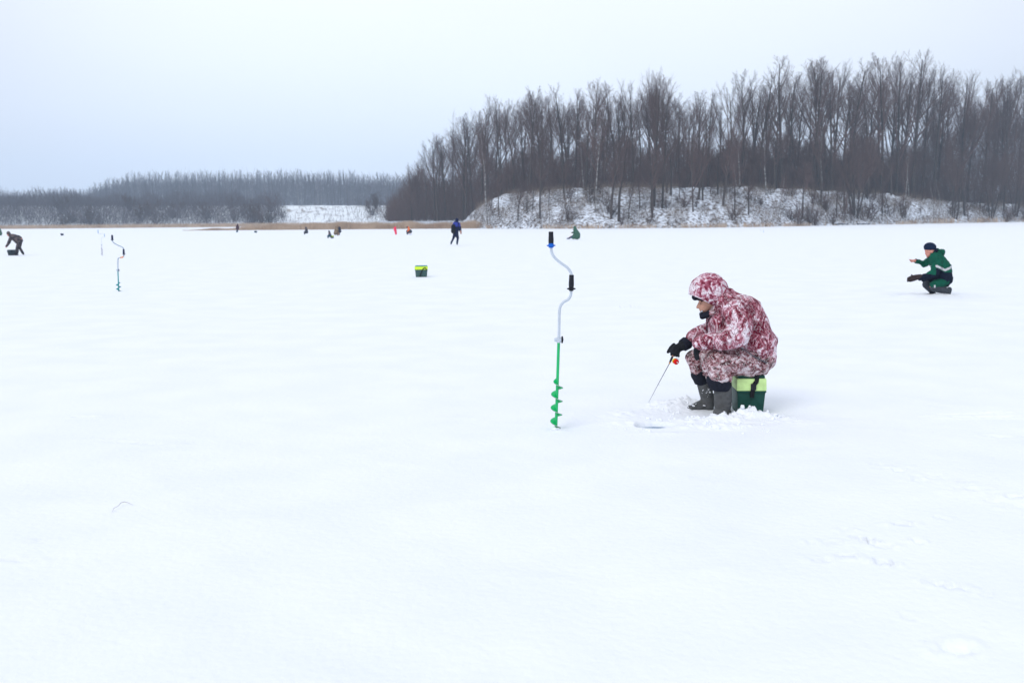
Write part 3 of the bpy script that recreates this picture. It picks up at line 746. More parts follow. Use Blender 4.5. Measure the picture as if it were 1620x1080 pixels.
def u_(px): return (px - 880) / 203.0
def v_(py): return (680 - py) / 203.0
auger(880, 680, 1, [(u_(873.3), v_(372)), (u_(873), v_(391)), (u_(874.8), v_(400)), (u_(880), v_(407.5)), (u_(889), v_(415)), (u_(898.5), v_(422)), (u_(903.8), v_(430)), (u_(905), v_(440)), (u_(904.3), v_(456)), (u_(903.3), v_(465)), (u_(899.5), v_(471.5)), (u_(893), v_(475)), (u_(888), v_(480.5)), (u_(885.8), v_(489)), (u_(885.2), v_(505)), (u_(884.6), v_(540))],
      [((u_(872.8), v_(365.5)), (u_(872.9), v_(390)), .87, BLUE_G), ((u_(904.7), v_(433)), (u_(904.2), v_(458)), .86, BLACK_G)],
      (u_(884.3), v_(535)), (u_(879.5), v_(680)), (.0, .41, .107, .046), dict(tube=WHITE_T, grip=BLACK_G, paint=GREEN_P, blue=BLUE_G, edge=STEEL),
      'large bright green hand ice auger with white crank, standing beside the camouflaged angler')
CYAN_P = plain('cyan_paint', (.004, .27, .28), .35); NAVY_G = plain('navy_grip', (.012, .018, .06), .6); GREY_T = plain('grey_tube', (.34, .42, .52), .35)
ORNG = plain('orange_band', (.75, .25, .08), .5)
g2 = lambda px, py: ((px - 188) / 66.7, (461 - py) / 66.7)
au2 = auger(188, 461, 1, [g2(182.3, 373), g2(182.3, 380), g2(184.5, 383.5), g2(191, 387.5), g2(197.5, 390.5), g2(199.4, 394), g2(199.4, 403), g2(197.5, 406.3), g2(193, 407), g2(190, 408.5), g2(189.3, 413), g2(188.5, 428)],
      [(g2(182.3, 371), g2(182.3, 379.6), .87, NAVY_G), (g2(199.4, 393.6), g2(199.4, 402.8), .86, NAVY_G)],
      g2(188.4, 427), g2(188, 461), (.0, .22, .10, .056), dict(tube=GREY_T, grip=NAVY_G, paint=CYAN_P, edge=CYAN_P), 'cyan hand ice auger with navy grips standing alone on the left', thick=1.15)
gb = ground(188, 461); ob = MB(); ob.ring([gb + Vector((g2(198.6, 0)[0], 0, g2(0, 405)[1])), gb + Vector((g2(197, 0)[0], 0, g2(0, 406.6)[1])), gb + Vector((g2(193.6, 0)[0], 0, g2(0, 407)[1]))], [.016] * 3, 10)
ob.build('orange_band', ORNG, au2)
PALE_T = plain('pale_tube', (.62, .66, .72), .4); PURP = plain('pale_violet_paint', (.30, .30, .42), .4); PBLU = plain('pale_blue_grip', (.25, .42, .62), .5)
g3 = lambda px, py: ((px - 161.7) / 31.6, (404 - py) / 31.6)
auger(161.7, 404, 1, [g3(157.5, 365), g3(157.6, 369.6), g3(160, 370), g3(166.5, 369.6), g3(167.2, 371), g3(167.2, 374.5), g3(164, 375.5), g3(161.9, 377), g3(161.7, 388)],
      [(g3(157.5, 363.5), g3(157.5, 369.3), .85, PBLU), (g3(167.2, 370.5), g3(167.2, 374.4), .85, PBLU)], g3(161.7, 387), g3(161.7, 404), (.0, .40, .13, .05),
      dict(tube=PALE_T, grip=PBLU, paint=PURP, edge=PURP), 'faint pale ice auger farther out, left of the cyan one', thick=.9)
g4 = lambda px, py: ((px - 1206) / 17.0, (367.5 - py) / 17.0)
auger(1207, 368, 1, [g4(1201.6, 362), g4(1201.8, 364.5), g4(1204, 364.8), g4(1206, 361.5), g4(1206.6, 361), g4(1206.8, 363)],
      [(g4(1201.6, 361), g4(1201.6, 364), .85, PALE_T)], g4(1206.8, 363), g4(1207, 368), (.0, .2, .1, .04),
      dict(tube=PALE_T, grip=PALE_T, paint=PBLU, edge=PBLU), 'tiny pale ice auger far out below the middle of the hill', thick=.7)

# ---------------------------------------------------------------- fishing boxes
LIME = plain('lime_plastic', (.55, .77, .32), .5, .14, 16); DKGREEN = plain('dark_green_plastic', (.012, .062, .050), .45, .15, 15, bump=.0006, bscale=80)
LIME2 = plain('acid_lime_plastic', (.62, .86, .05), .5); TEAL = plain('teal_plastic', (.02, .20, .24), .5); GREY_G = plain('grey_green_plastic', (.05, .10, .10), .55)
STRAP = plain('black_webbing', (.012, .012, .016), .8, .2, 90, bump=.0008, bscale=200)
def fish_box(base, w, d, h, rz, mats, label, seed=0, strap_side=-1, lid_frac=.30, strap_pts=None):
    """base = centre of the underside; strap hangs on the face towards -y"""
    o = empty('fishing_box', base, label, 'box'); M = Matrix.Rotation(rz, 3, 'Z'); B = Vector(base)
    L = lambda x, y, z: B + M @ Vector((x, y, z))
    body_h = h * (1 - lid_frac - .08)
    MB().box(L(0, 0, body_h / 2), (w * .96, d * .96, body_h), M, .88, .008).build('box_body', mats['body'], o)
    MB().box(L(0, 0, body_h - .006), (w, d, .016), M, 1, .004).build('rim', mats['body'], o)
    lid = MB().box(L(0, 0, body_h + h * lid_frac / 2 + .002), (w, d, h * lid_frac), M, 1.02, .010).build('lid', mats['lid'], o)
    MB().box(L(0, 0, h * .96), (w * .92, d * .92, h * .08), M, 1.0, .012).build('seat_pad', mats['top'], lid)
    y = -d / 2 - .005
    if strap_pts is None: strap_pts = [(.02, h * .99), (.02, h * .85), (.0, h * .72), (-.006, h * .5)]
    sp = MB(); 
    ps = [L(a, y - .002 if 0 < i else y + .01, b) for i, (a, b) in enumerate(strap_pts)]
    for i in range(len(ps) - 1):
        a, b = ps[i], ps[i + 1]; mid = (a + b) / 2; dv = b - a; ang = math.atan2(dv.x * math.cos(rz) + dv.y * math.sin(rz), dv.z)
        sp.box(mid, (mats.get('sw', .036), .005, dv.length + .006), M @ Matrix.Rotation(ang, 3, 'Y'), 1, .001)
    st = sp.build('strap', STRAP, o)
    if mats.get('buckle', True):
        k = len(ps) // 2; MB().box(ps[k] + M @ Vector((0, -.008, -.01)), (.046, .014, .055), M, .92, .004).build('buckle', BLACK_G, st)
    return o
YA = 8.33                                   # depth of the angler
gB = ground(1182, 654)
fish_box((at(1182, 657, YA + .05).x, YA + .05, -.01), .245, .36, .345, R(-3), dict(body=DKGREEN, lid=LIME, top=DKGREEN),
         'dark green fishing box with lime lid, the angler in burgundy camouflage sitting on it', strap_pts=[(.042, .345), (.040, .30), (.012, .262), (.008, .225), (.000, .165)])
g = ground(666, 438.5)
o = fish_box((g.x, g.y + .15, 0), .37, .25, .33, R(3), dict(body=GREY_G, lid=LIME2, top=TEAL, sw=.026, buckle=False),
         'lone green and acid lime fishing box standing on the snow in mid lake', strap_pts=[(.155, .20), (.13, .262), (.085, .262), (.03, .20), (-.04, .02)], lid_frac=.27)

# ---------------------------------------------------------------- people
SKIN = plain('skin', (.50, .27, .20), .55, .12, 30); SKIN_R = plain('cold_skin', (.56, .25, .20), .55, .12, 30)
GLOVE = plain('dark_glove', (.014, .016, .021), .8, .25, 60, bump=.001, bscale=150)
BOOT = plain('grey_rubber_boot', (.085, .088, .092), .6, .2, 25, bump=.001, bscale=70)
CUFF = plain('dark_boot_liner', (.012, .014, .024), .85, .2, 40, bump=.001, bscale=120)
NAVY = plain('navy_cloth', (.004, .009, .024), .85, .2, 25, bump=.001, bscale=60)
class Fig:
    def __init__(s, px, py, Y, label, name='person', group=None):
        s.Y = Y; s.px = px; base = at(px, py, Y); s.o = empty(name, (base.x, Y, 0), label, 'person', group); s.k = Y / FPX
    def P(s, px, py, d=0.0): return at(px, py, s.Y + d)
    def caps(s, mb, lst, flat=None):
        for a in lst:
            p0, p1, r0, r1 = a[:4]; mb.capsule(s.P(*p0), s.P(*p1), r0 * s.k, r1 * s.k, flat=flat)   # radii in photo pixels
        return mb
    def ell(s, mb, p, r, rot=0):
        mb.ell(s.P(*p), (r[0] * s.k, r[1] * s.k, r[2] * s.k), Matrix.Rotation(rot, 3, 'Y')); return mb

# ---- the angler (facing left, hunched on the box). d<0 is towards the viewer
A = Fig(1140, 657, YA, 'person in burgundy camouflage suit with hood up, hunched on a box, holding a short rod')
b = MB()
A.ell(b, (1123.5, 470, 0), (16.5, 13.5, 21), .30)                      # skull
A.ell(b, (1116, 484, 0), (10.5, 10, 12), .35)                            # lower face
A.ell(b, (1108.8, 478.5, -5.0 * A.k), (3, 3, 2.0)); A.ell(b, (1108.8, 478.5, 5.0 * A.k), (3, 3, 2.0))   # cheekbones / brow
A.caps(b, [((1107.6, 474.8, -.022), (1107.6, 474.8, .022), 2.6, 2.6), ((1106.6, 478, 0), (1103.4, 486, 0), 1.6, 2.3), ((1106.0, 486.3, -.008), (1106.0, 486.3, .008), 1.9, 1.9),
            ((1108.2, 490.8, -.010), (1108.2, 490.8, .010), 1.7, 1.7), ((1109.5, 493, -.008), (1109.5, 493, .008), 1.8, 1.8), ((1112, 498, -.006), (1112, 498, .006), 3.6, 3.6)])
A.ell(b, (1126.5, 478, -13.5 * A.k), (3, 1.5, 4.6)); A.ell(b, (1126.5, 478, 13.5 * A.k), (3, 1.5, 4.6))        # ears
A.caps(b, [((1132, 482, 0), (1146, 496, 0), 11, 12), ((1154, 503, 0), (1184, 558, 0), 17, 20),
            ((1158, 500, -.13), (1164, 528, -.22), 9, 8), ((1164, 530, -.22), (1106, 545, -.13), 7, 5), ((1140, 498, .17), (1116, 525, .20), 9, 8), ((1116, 525, .20), (1080, 545, .14), 8, 6),
            ((1180, 572, -.1), (1128, 578, -.15), 13, 11), ((1180, 565, .12), (1105, 574, .17), 14, 11), ((1128, 578, -.15), (1142, 640, -.15), 9, 7), ((1105, 574, .17), (1120, 636, .14), 9, 7)])
# fingers: far hand round the rod handle, near hand hanging
def fing(mb, pts, r):
    for i in range(len(pts) - 1): mb.capsule(A.P(*pts[i]), A.P(*pts[i + 1]), r[i] * A.k, r[i + 1] * A.k, 8)
HAND_R = [[(1066, 549, .095), (1062, 555, .085), (1062, 561, .078), (1065, 563.5, .085)], [(1068, 551, .10), (1065.5, 556, .085), (1066.5, 562, .080), (1069, 563, .09)],
          [(1071, 553, .105), (1069.5, 558, .09), (1070.5, 563, .085), (1072.5, 563.5, .095)], [(1074.5, 555, .11), (1073, 559.5, .095), (1073.5, 563.5, .09), (1074.8, 563, .1)]]
THUMB = [(1066, 545, .15), (1060, 551, .125), (1057, 556.5, .105)]
for f in HAND_R: fing(b, f, [1.75, 1.65, 1.5, 1.3])
fing(b, THUMB, [2.1, 2.0, 1.6])
HAND_L = [[(1104, 552, -.155), (1103.5, 560, -.165), (1105, 567, -.160)], [(1102.5, 552, -.14), (1101.3, 561, -.145), (1102.5, 568.5, -.14)], [(1101.5, 552, -.12), (1099.8, 560, -.12), (1101, 567, -.115)], [(1101, 550, -.105), (1099, 557, -.10), (1099.8, 563, -.10)], [(1104, 548, -.165), (1100.5, 553, -.18), (1099.5, 558, -.175)]]
for f in HAND_L: fing(b, f, [1.8, 1.7, 1.4])
b.capsule(A.P(1080, 545, .14), A.P(1071, 552, .115), 5.5 * A.k, 5 * A.k, flat=(Vector((0, 1, 0)), .8)); b.capsule(A.P(1106, 545, -.13), A.P(1102.5, 553, -.135), 4.6 * A.k, 4.4 * A.k)
ab = blob('body', b, SKIN, A.o, vox=.0055, it=3)
EYE = plain('dark_eye', (.03, .02, .02), .3, spec=.5); BROW = plain('brow_hair', (.10, .06, .045), .9)
for dy in (-.033, .033):
    e_ = MB(); A.ell(e_, (1108.6, 480.2, dy), (1.1, 1.3, .8), .3); e_.build('eye', EYE, ab)
    e_ = MB(); A.caps(e_, [((1106.6, 477.6, dy * .6), (1110.4, 477.2, dy * 1.35), .6, .5)]); e_.build('eyebrow', BROW, ab)
# jacket
j = MB()
A.caps(j, [((1150, 478, 0), (1176, 497, 0), 22, 31), ((1143, 484, 0), (1140, 505, 0), 20, 22), ((1142, 508, 0), (1150, 540, 0), 26, 28), ((1176, 500, 0), (1195, 540, 0), 33, 35), ((1195, 540, 0), (1199, 556, 0), 34, 31),
            ((1196, 548, -.06), (1208, 562, -.04), 27, 19), ((1203, 556, .04), (1212, 570, .02), 20, 15), ((1150, 478, -.09), (1160, 492, -.13), 17, 20), ((1146, 478, .10), (1152, 492, .14), 17, 19), ((1165, 545, -.03), (1195, 560, -.06), 15, 20)])
A.caps(j, [((1164, 492, -.17), (1171, 512, -.24), 21, 20), ((1171, 512, -.24), (1168, 530, -.27), 20, 18), ((1168, 530, -.27), (1148, 538, -.26), 18, 15), ((1148, 538, -.26), (1112, 541, -.17), 15, 12.0), ((1112, 541, -.17), (1108, 542, -.16), 12.2, 12.2),
            ((1146, 494, .17), (1128, 517, .22), 17, 14), ((1128, 517, .22), (1094, 533, .16), 13, 10), ((1131, 515, .22), (1112, 530, .20), 14, 12)])
jack = blob('jacket', j, CAMO, A.o, vox=.009, it=5, wr=.015, ws=8, wst=(1, 1, .8), seed=2)
# jacket hem band, collar
t = MB(); t.ring([A.P(1171, 549, -.235), A.P(1192, 563, -.215), A.P(1211, 573, -.17), A.P(1224, 577.5, -.08)], [.004, .005, .005, .005], 8); t.build('hem_cord', plain('hem_grey', (.10, .10, .12), .8), jack)
# hood: a cut shell
def hood_mesh():
    c = A.P(1120, 459.5, 0); vs = []; n, mr_ = 64, 40
    bm = bmesh.new(); bmesh.ops.create_uvsphere(bm, u_segments=n, v_segments=mr_, radius=1)
    for v in bm.verts:
        q = v.co.copy(); nn = q.normalized()
        x = q.x * 30.5 * A.k; y = q.y * 25 * A.k; z = q.z * 27.5 * A.k
        v.co = Vector((x, y, z))
        ang = math.atan2(z, -x)
        if q.x < 0: v.co.x *= 1 + .05 * max(0, -q.z + .2)         # peak forwards
        if q.x > 0 and q.z < .2: v.co.z *= 1.25; v.co.x *= 1.04     # bag of cloth at the nape
    bmesh.ops.rotate(bm, verts=bm.verts, matrix=Matrix.Rotation(R(-24), 3, 'Y'), cent=(0, 0, 0))
    pn = Vector((-.44, 0, -.90)).normalized(); bmesh.ops.bisect_plane(bm, geom=bm.verts[:] + bm.edges[:] + bm.faces[:], plane_co=pn * 17.5 * A.k, plane_no=pn, clear_outer=True)
    for v in bm.verts:
        q = v.co * 16; d = mnoise.noise(q) * .010 + mnoise.noise(q * 2.4) * .005; v.co += v.co.normalized() * d
        v.co += c
    me = bpy.data.meshes.new('hood'); bm.to_mesh(me); bm.free(); return me
hm = hood_mesh(); ho = link('hood', hm, CAMO_H, A.o)
so_ = ho.modifiers.new('t', 'SOLIDIFY'); so_.thickness = .012; so_.offset = -1
ne = MB(); A.caps(ne, [((1136, 470, 0), (1150, 482, 0), 17, 19), ((1130, 483, 0), (1136, 496, 0), 12, 15), ((1143, 462, 0), (1152, 470, 0), 8, 10)])
blob('neck_flap', ne, CAMO_D, A.o, vox=.009, it=4, wr=.010, ws=16, seed=5)
# collar open at the throat
co_ = MB(); A.caps(co_, [((1109.5, 497, -.05), (1109.5, 497, .05), 3.2, 3.2), ((1111, 501, -.06), (1111, 501, .06), 4, 4), ((1113, 500, -.06), (1126, 494, -.085), 5.0, 5.5), ((1113, 500, .06), (1126, 494, .085), 5.0, 5.5)])
blob('collar', co_, [CUFF, CAMO_D], A.o, vox=.006, it=3, wr=.003, ws=30, matfn=lambda p: 0 if p.x < A.P(1118, 500).x else 1)
ln = MB(); A.caps(ln, [((1110.5, 492.5, -.035), (1107.6, 495.5, 0), 1.6, 1.8), ((1107.6, 495.5, 0), (1110.5, 492.5, .035), 1.8, 1.6)]); ln.build('collar_lining', plain('pale_fleece', (.45, .48, .54), .9), A.o)
cp = MB(); A.ell(cp, (1116, 463, 0), (20.5, 16.5, 16), .15); A.caps(cp, [((1100, 470.0, -.035), (1100, 470.0, .035), 5.5, 5.5), ((1097.5, 470, -.02), (1097.5, 470, .02), 3.4, 3.4)])
blob('cap', cp, CUFF, A.o, vox=.006, it=3)
# zip line and chest panel
zp = MB(); zp.ring([A.P(1124, 500, -.135), A.P(1118.5, 512, -.145), A.P(1118, 524, -.15)], [.006] * 3, 6); zp.build('zip', plain('dark_zip', (.05, .02, .03), .6), jack)
# trousers
tr = MB()
A.caps(tr, [((1201, 570, -.04), (1186, 573, -.08), 24, 23), ((1190, 572, -.09), (1134, 573, -.16), 22, 20.5), ((1134, 573, -.16), (1133, 580, -.16), 21, 21), ((1131, 577, -.165), (1138, 593, -.16), 19.5, 21),
             ((1122, 578, -.165), (1126, 588, -.16), 11, 12), ((1192, 570, .08), (1108, 566, .16), 22, 18), ((1108, 566, .16), (1100, 568, .16), 18, 16), ((1103, 570, .165), (1108, 587, .155), 17.5, 15), ((1198, 575, .05), (1206, 578, 0), 17, 15)])
zb = A.P(1138, 600.5, -.16)
blob('trousers', tr, CAMO_D, A.o, vox=.009, it=5, wr=.014, ws=9, seed=9, cut=[(A.P(1140, 601.0, -.1), Vector((-.10, 0, -1)))])
for (lab, sh, toe, dd, cuffx, yaw) in (('near', (1142.5, 1143.5), None, -.155, 1137.5, 0), ('far', (1112, 1121), None, .15, 1107, 0)):
    cu = MB()
    if lab == 'near': A.caps(cu, [((1137.5, 600, dd), (1139, 608, dd), 20.5, 18.5)])
    else: A.caps(cu, [((1106.5, 593, dd), (1109.5, 600, dd), 14, 13.5)])
    bt = MB()
    if lab == 'near':
        A.caps(bt, [((1143.5, 616, dd), (1143.5, 640, dd), 14.5, 14), ((1143.5, 640, dd), (1143.0, 648, dd), 14, 12.5), ((1142.5, 649.5, dd - .02), (1136, 653.5, dd - .13), 11.5, 8.5), ((1144, 651, dd), (1149, 652, dd + .02), 9, 8)])
    else:
        A.caps(bt, [((1114, 609, dd), (1119.5, 630, dd), 11.5, 11.5), ((1119.5, 630, dd), (1120, 641, dd), 11.5, 10.5), ((1119, 637, dd), (1105, 642, dd - .02), 9.5, 7.6), ((1105, 642, dd - .02), (1091.0, 648.0, dd - .03), 7.6, 7.0), ((1118, 644, dd), (1122, 645, dd), 8, 8)])
    bo = blob('boot', bt, BOOT, A.o, vox=.007, it=3, wr=.003, ws=24, wst=(.4, .4, 2.5), seed=3)
    blob('boot_cuff', cu, CUFF, bo, vox=.007, it=3, wr=.005, ws=14, wst=(1, 1, .6), seed=4, cut=[(A.P(1140, 617 if lab == 'near' else 610.5, dd), Vector((-.08, 0, -1)))])
    # snow stuck to the boot
    sn = MB(); rs = random.Random(3 if lab == 'near' else 8)
    for k in range(8 if lab == 'near' else 26):
        if lab == 'near': q = A.P(1130 + rs.uniform(-3, 18), 653 + rs.uniform(-3, 4), dd - .13 + rs.uniform(-.02, .03)); r = rs.uniform(.004, .011)
        elif k < 12: q = A.P(1118 + rs.gauss(0, 4), 617 + rs.gauss(0, 4), dd - .060); r = rs.uniform(.002, .006)
        else: q = A.P(1092 + rs.uniform(-4, 22), 644 - rs.uniform(0, 5) - (3 if k % 2 else 0), dd - .045 + rs.uniform(-.01, .01)); r = rs.uniform(.003, .010)
        sn.ell(q, (r * rs.uniform(1.0, 2.2), r * .6, r * rs.uniform(.5, 1)), Matrix.Rotation(rs.uniform(-1, 1), 3, 'Y'), 8, 6)
    tag(sn.build('clinging_snow', SNOW, bo), None)
# gloves
for far_ in (True, False):
    gl = MB()
    if far_:
        gl.capsule(A.P(1085.5, 543, .155), A.P(1082, 545, .145), 10.2 * A.k, 9.8 * A.k); gl.capsule(A.P(1079.5, 546.5, .14), A.P(1070, 552, .115), 7.8 * A.k, 6.8 * A.k, flat=(Vector((0, 1, 0)), .85))
        for f in HAND_R: fing(gl, f[:3], [2.9, 2.6, 2.0])
        fing(gl, THUMB[:3], [3.0, 2.9, 2.7])
    else:
        gl.capsule(A.P(1109, 545, -.145), A.P(1105.5, 548, -.14), 7.6 * A.k, 7 * A.k); gl.capsule(A.P(1104.5, 548, -.14), A.P(1102.5, 555, -.135), 6.4 * A.k, 5.4 * A.k)
        for f in HAND_L: fing(gl, f, [2.7, 2.5, 2.1])
    gw = blob('glove', gl, GLOVE, A.o, vox=.005, it=2, wr=.0015, ws=40)
    if far_: MB().ring([A.P(1089, 540, .16), A.P(1087, 542, .157), A.P(1080, 546.5, .142), A.P(1079, 547, .14)], [9.5 * A.k, 11 * A.k, 10.2 * A.k, 8 * A.k], 20).build('glove_cuff', CUFF, gw)
# rod
rb = A.P(1067.5, 552, .10); rod = empty('fishing_rod', rb, 'short ice fishing rod with yellow and red reel, held in the angler\'s gloved hand', 'fishing rod')
MB().ring([A.P(1071, 549, .10), A.P(1070.3, 550.2, .10), A.P(1066.5, 558, .096), A.P(1062.5, 567, .09), A.P(1059.8, 573, .086)], [.004, .009, .0085, .010, .0085], 12).build('handle', BLACK_G, rod)
MB().ring([A.P(1060, 572.6, .086), A.P(1058.6, 575.6, .084)], [.0085, .0055], 10).build('cork_ring', plain('cork', (.55, .33, .18), .8), rod)
bl = MB(); bl.ring([A.P(1058.8, 575.3, .084), A.P(1050, 591.5, .07), A.P(1040, 610, .055), A.P(1026, 636.5, .03)], [.0034, .0028, .0022, .0012], 8); bl.build('blank', plain('graphite_blank', (.05, .05, .09), .35, spec=.6), rod)
def torus(mb, c, nrm, R_, r, n=20, m=6):
    u = nrm.orthogonal().normalized(); w = nrm.cross(u); ps = [c + (u * math.cos(a) + w * math.sin(a)) * R_ for a in (2 * math.pi * k / n for k in range(n + 1))]
    mb.ring(ps, [r] * len(ps), m, False)
for (gx, gy, gd) in ((1049, 593, .07), (1041.3, 607.5, .057), (1033, 623, .042), (1026.2, 636, .03)):
    q = MB(); torus(q, A.P(gx + 1.6, gy + .9, gd), Vector((-.47, 0, -.88)), .0055, .0012, 14, 5); q.build('guide', STEEL, rod)
rl = MB(); dirv = Vector((.9, -.35, -.25)).normalized(); c0 = A.P(1066.3, 570.0, .090); c1 = A.P(1070.6, 572.8, .050)
ye = MB(); ye.ring([c0, c0.lerp(c1, .2), c0.lerp(c1, .42), c0.lerp(c1, .44)], [.017, .024, .0245, .015], 24); yo = ye.build('reel', plain('yellow_plastic', (.85, .62, .0), .4), rod)
rl.ring([c0.lerp(c1, .46), c0.lerp(c1, .52), c0.lerp(c1, .95), c1], [.020, .0225, .0235, .018], 24); rl.build('spool', plain('red_plastic', (.75, .012, .01), .4), yo)
hk = MB(); hk.ring([c1, c1 + dirv * .012], [.004, .004], 8); hk.ring([A.P(1069, 566.5, .06), A.P(1074.7, 568.3, .055)], [.0028, .0035], 8); hk.build('reel_crank', STEEL, yo)

# ---- man squatting on the right in a green work suit
GREEN_J = plain('green_work_cloth', (.002, .080, .050), .8, .2, 18, bump=.002, bscale=30); GREYB = plain('grey_work_boot', (.045, .052, .065), .75, .2, 25)
REFL = plain('reflective_band', (.52, .52, .55), .5); HATB = plain('navy_knit', (.007, .016, .045), .9, .2, 60)
S = Fig(1482, 468, 20.45, 'person in green and navy work suit with grey band, squatting and reaching out bare hand')
b = MB(); S.ell(b, (1471.5, 394, 0), (8.2, 7, 10), .25); S.ell(b, (1469.5, 401.5, 0), (5, 5, 5), .2); S.caps(b, [((1466.4, 398.3, 0), (1464.7, 401.4, 0), 1.1, 1.4), ((1467, 405.5, -.01), (1467, 405.5, .01), 1.7, 1.7), ((1474, 402, 0), (1479, 411, 0), 5, 5), ((1480, 412, 0), (1492, 440, 0), 9, 11), ((1473, 412, .14), (1462, 417, .18), 4, 3.3),
    ((1462, 417, .18), (1449, 412.5, .15), 3.4, 2.3), ((1449, 412.5, .15), (1445, 412.6, .14), 2.3, 2.3), ((1482, 415, -.15), (1478, 433, -.18), 4, 3.4), ((1478, 433, -.18), (1455, 439, -.12), 3.4, 2.4),
    ((1492, 442, -.08), (1476, 453, -.12), 6, 5), ((1478, 456, -.12), (1499, 460.5, -.12), 3.5, 3.0), ((1492, 442, .08), (1466, 448, .14), 6, 5), ((1467, 450, .12), (1474, 462, .10), 3.2, 2.4)])
for k in range(4): S.caps(b, [((1446, 411.4 + k * .9, .13 + k * .012), (1442.5, 411.2 + k * .9, .13 + k * .012), .9, .8), ((1442.5, 411.2 + k * .9, .13 + k * .012), (1438 + k * .9, 410.4 + k * 1.1, .12 + k * .012), .8, .6)])
S.caps(b, [((1446, 413.5, .12), (1441.5, 414.6, .10), .95, .75)])
S.ell(b, (1474.6, 398.5, -7 * S.k), (1.5, .8, 2.2))
sb_ = blob('body', b, SKIN_R, S.o, vox=.009, it=2)
for dy in (-.033, .033):
    e_ = MB(); S.ell(e_, (1467.2, 399.4, dy), (.7, .9, .5)); e_.build('eye', EYE, sb_)
j = MB(); S.caps(j, [((1480, 409, 0), (1490, 425, 0), 12, 15), ((1490, 425, 0), (1492, 441, 0), 15, 14.5), ((1492, 436, -.02), (1497, 446, -.02), 10.5, 8), ((1478, 407, -.05), (1480, 412, -.12), 9, 8.5), ((1477, 406, .06), (1478, 410, .12), 9, 8),
    ((1483, 415, -.15), (1479, 431, -.19), 8, 7), ((1479, 432, -.19), (1456, 440.0, -.12), 6.8, 4.3), ((1474, 411, .13), (1462, 417, .18), 7, 5.6), ((1462, 417, .18), (1450.5, 413.5, .15), 5.4, 3.6)])
S.caps(j, [((1484, 396, 0), (1490, 400, 0), 4, 5), ((1490, 399, -.05), (1490, 399, .05), 5.0, 5.0), ((1482, 402, -.05), (1478, 409, -.04), 5, 5)])
def jm(p):
    dz = lambda px, py: S.P(px, py).z
    z = p.z; d = p.y - S.Y; x = p.x
    near = d < -.09 and x < S.P(1490, 0 + 430).x
    # band droops on the sleeve: 420 at front, 428 at 1488, 421 at 1502
    xx = 1482 + (x - S.o.location.x) / S.k
    yb = 419.5 + max(0, (1 - abs(xx - 1487.5) / 17)) * 7.0
    yp = 468 - (z / S.k) * 1.0
    if xx < 1470: 
        return 2 if (d < 0 and yp > 434.0 - (1470 - xx) * .18) else 0
    if yb - 1.6 < yp < yb + 2.0 and xx > 1470: return 1
    if yp > (430.5 if xx > 1486 else yb + 3.2): return 2
    return 0
blob('jacket', j, [GREEN_J, REFL, NAVY], S.o, vox=.013, it=4, wr=.014, ws=9, seed=6, matfn=jm)
h = MB(); S.ell(h, (1471.3, 391, 0), (9.8, 8.6, 7.6), .06); blob('knit_hat', h, HATB, S.o, vox=.010, it=3, cut=[(S.P(1471, 397.2), Vector((.0, 0, -1)))])
cl = MB(); S.caps(cl, [((1474, 405, -.04), (1481, 396, -.06), 3.0, 3.4), ((1474, 405, .04), (1481, 396, .06), 3.0, 3.4), ((1472, 408, 0), (1476, 410, 0), 4, 4)]); blob('collar', cl, NAVY, S.o, vox=.010, it=2)
tr = MB(); S.caps(tr, [((1494, 445, -.08), (1480, 450, -.13), 8, 7.5), ((1490, 447, -.10), (1478, 451, -.13), 8, 7), ((1492, 444, .08), (1468, 446, .15), 8, 6), ((1470, 444, .12), (1462, 443, .14), 6, 4)]); blob('trousers', tr, [GREEN_J, NAVY], S.o, vox=.012, it=3, wr=.008, ws=10, matfn=lambda p: 0 if p.y < S.Y - .02 else 1)
tg = MB(); S.caps(tg, [((1477.5, 455.5, -.13), (1494, 459, -.13), 6.4, 5.6), ((1494, 459, -.13), (1501, 461, -.13), 5.2, 4)]); S.caps(tg, [((1502, 457.5, -.13), (1501.0, 464.0, -.13), 3.9, 3.3)]); b1 = blob('boot', tg, GREYB, S.o, vox=.011, it=2, wr=.004, ws=14)
tg = MB(); S.caps(tg, [((1466.5, 450, .11), (1471, 455, .10), 7.2, 6.4), ((1470, 455, .12), (1476, 463, .10), 5.5, 4), ((1478, 465.0, .08), (1466, 466.2, .06), 2.8, 1.9)]); b2 = blob('boot', tg, [GREYB, NAVY], S.o, vox=.011, it=2, matfn=lambda p: 0 if p.z > .09 else 1)
kp = MB(); kp.box(S.P(1478.8, 453, -.215), (.030, .01, .055), None, 1, .003); kp.build('knee_tab', REFL, b1)
gl = MB(); S.caps(gl, [((1456, 438, -.12), (1449, 438.5, -.11), 4.4, 4.2), ((1449, 438.8, -.11), (1443.5, 440.5, -.10), 4.6, 4.8), ((1443.5, 440.5, -.10), (1440, 441.5, -.10), 4.8, 4.6), ((1445, 437, -.10), (1441.8, 434.6, -.10), 1.4, .9)])
for k in range(4): S.caps(gl, [((1442, 439 + k * 1.3, -.15 + k * .02), (1436.5, 440 + k * 1.3, -.15 + k * .02), 1.6, 1.5), ((1436.5, 440 + k * 1.3, -.15 + k * .02), (1436, 443 + k * .6, -.13 + k * .02), 1.5, 1.3)])
blob('glove', gl, plain('brown_mitten', (.035, .024, .026), .85, .3, 40), S.o, vox=.009, it=2)
MB().ring([S.P(1449.5, 413, .155), S.P(1448.2, 413, .15)], [3.9 * S.k, 3.6 * S.k], 14).build('cuff', NAVY, S.o)

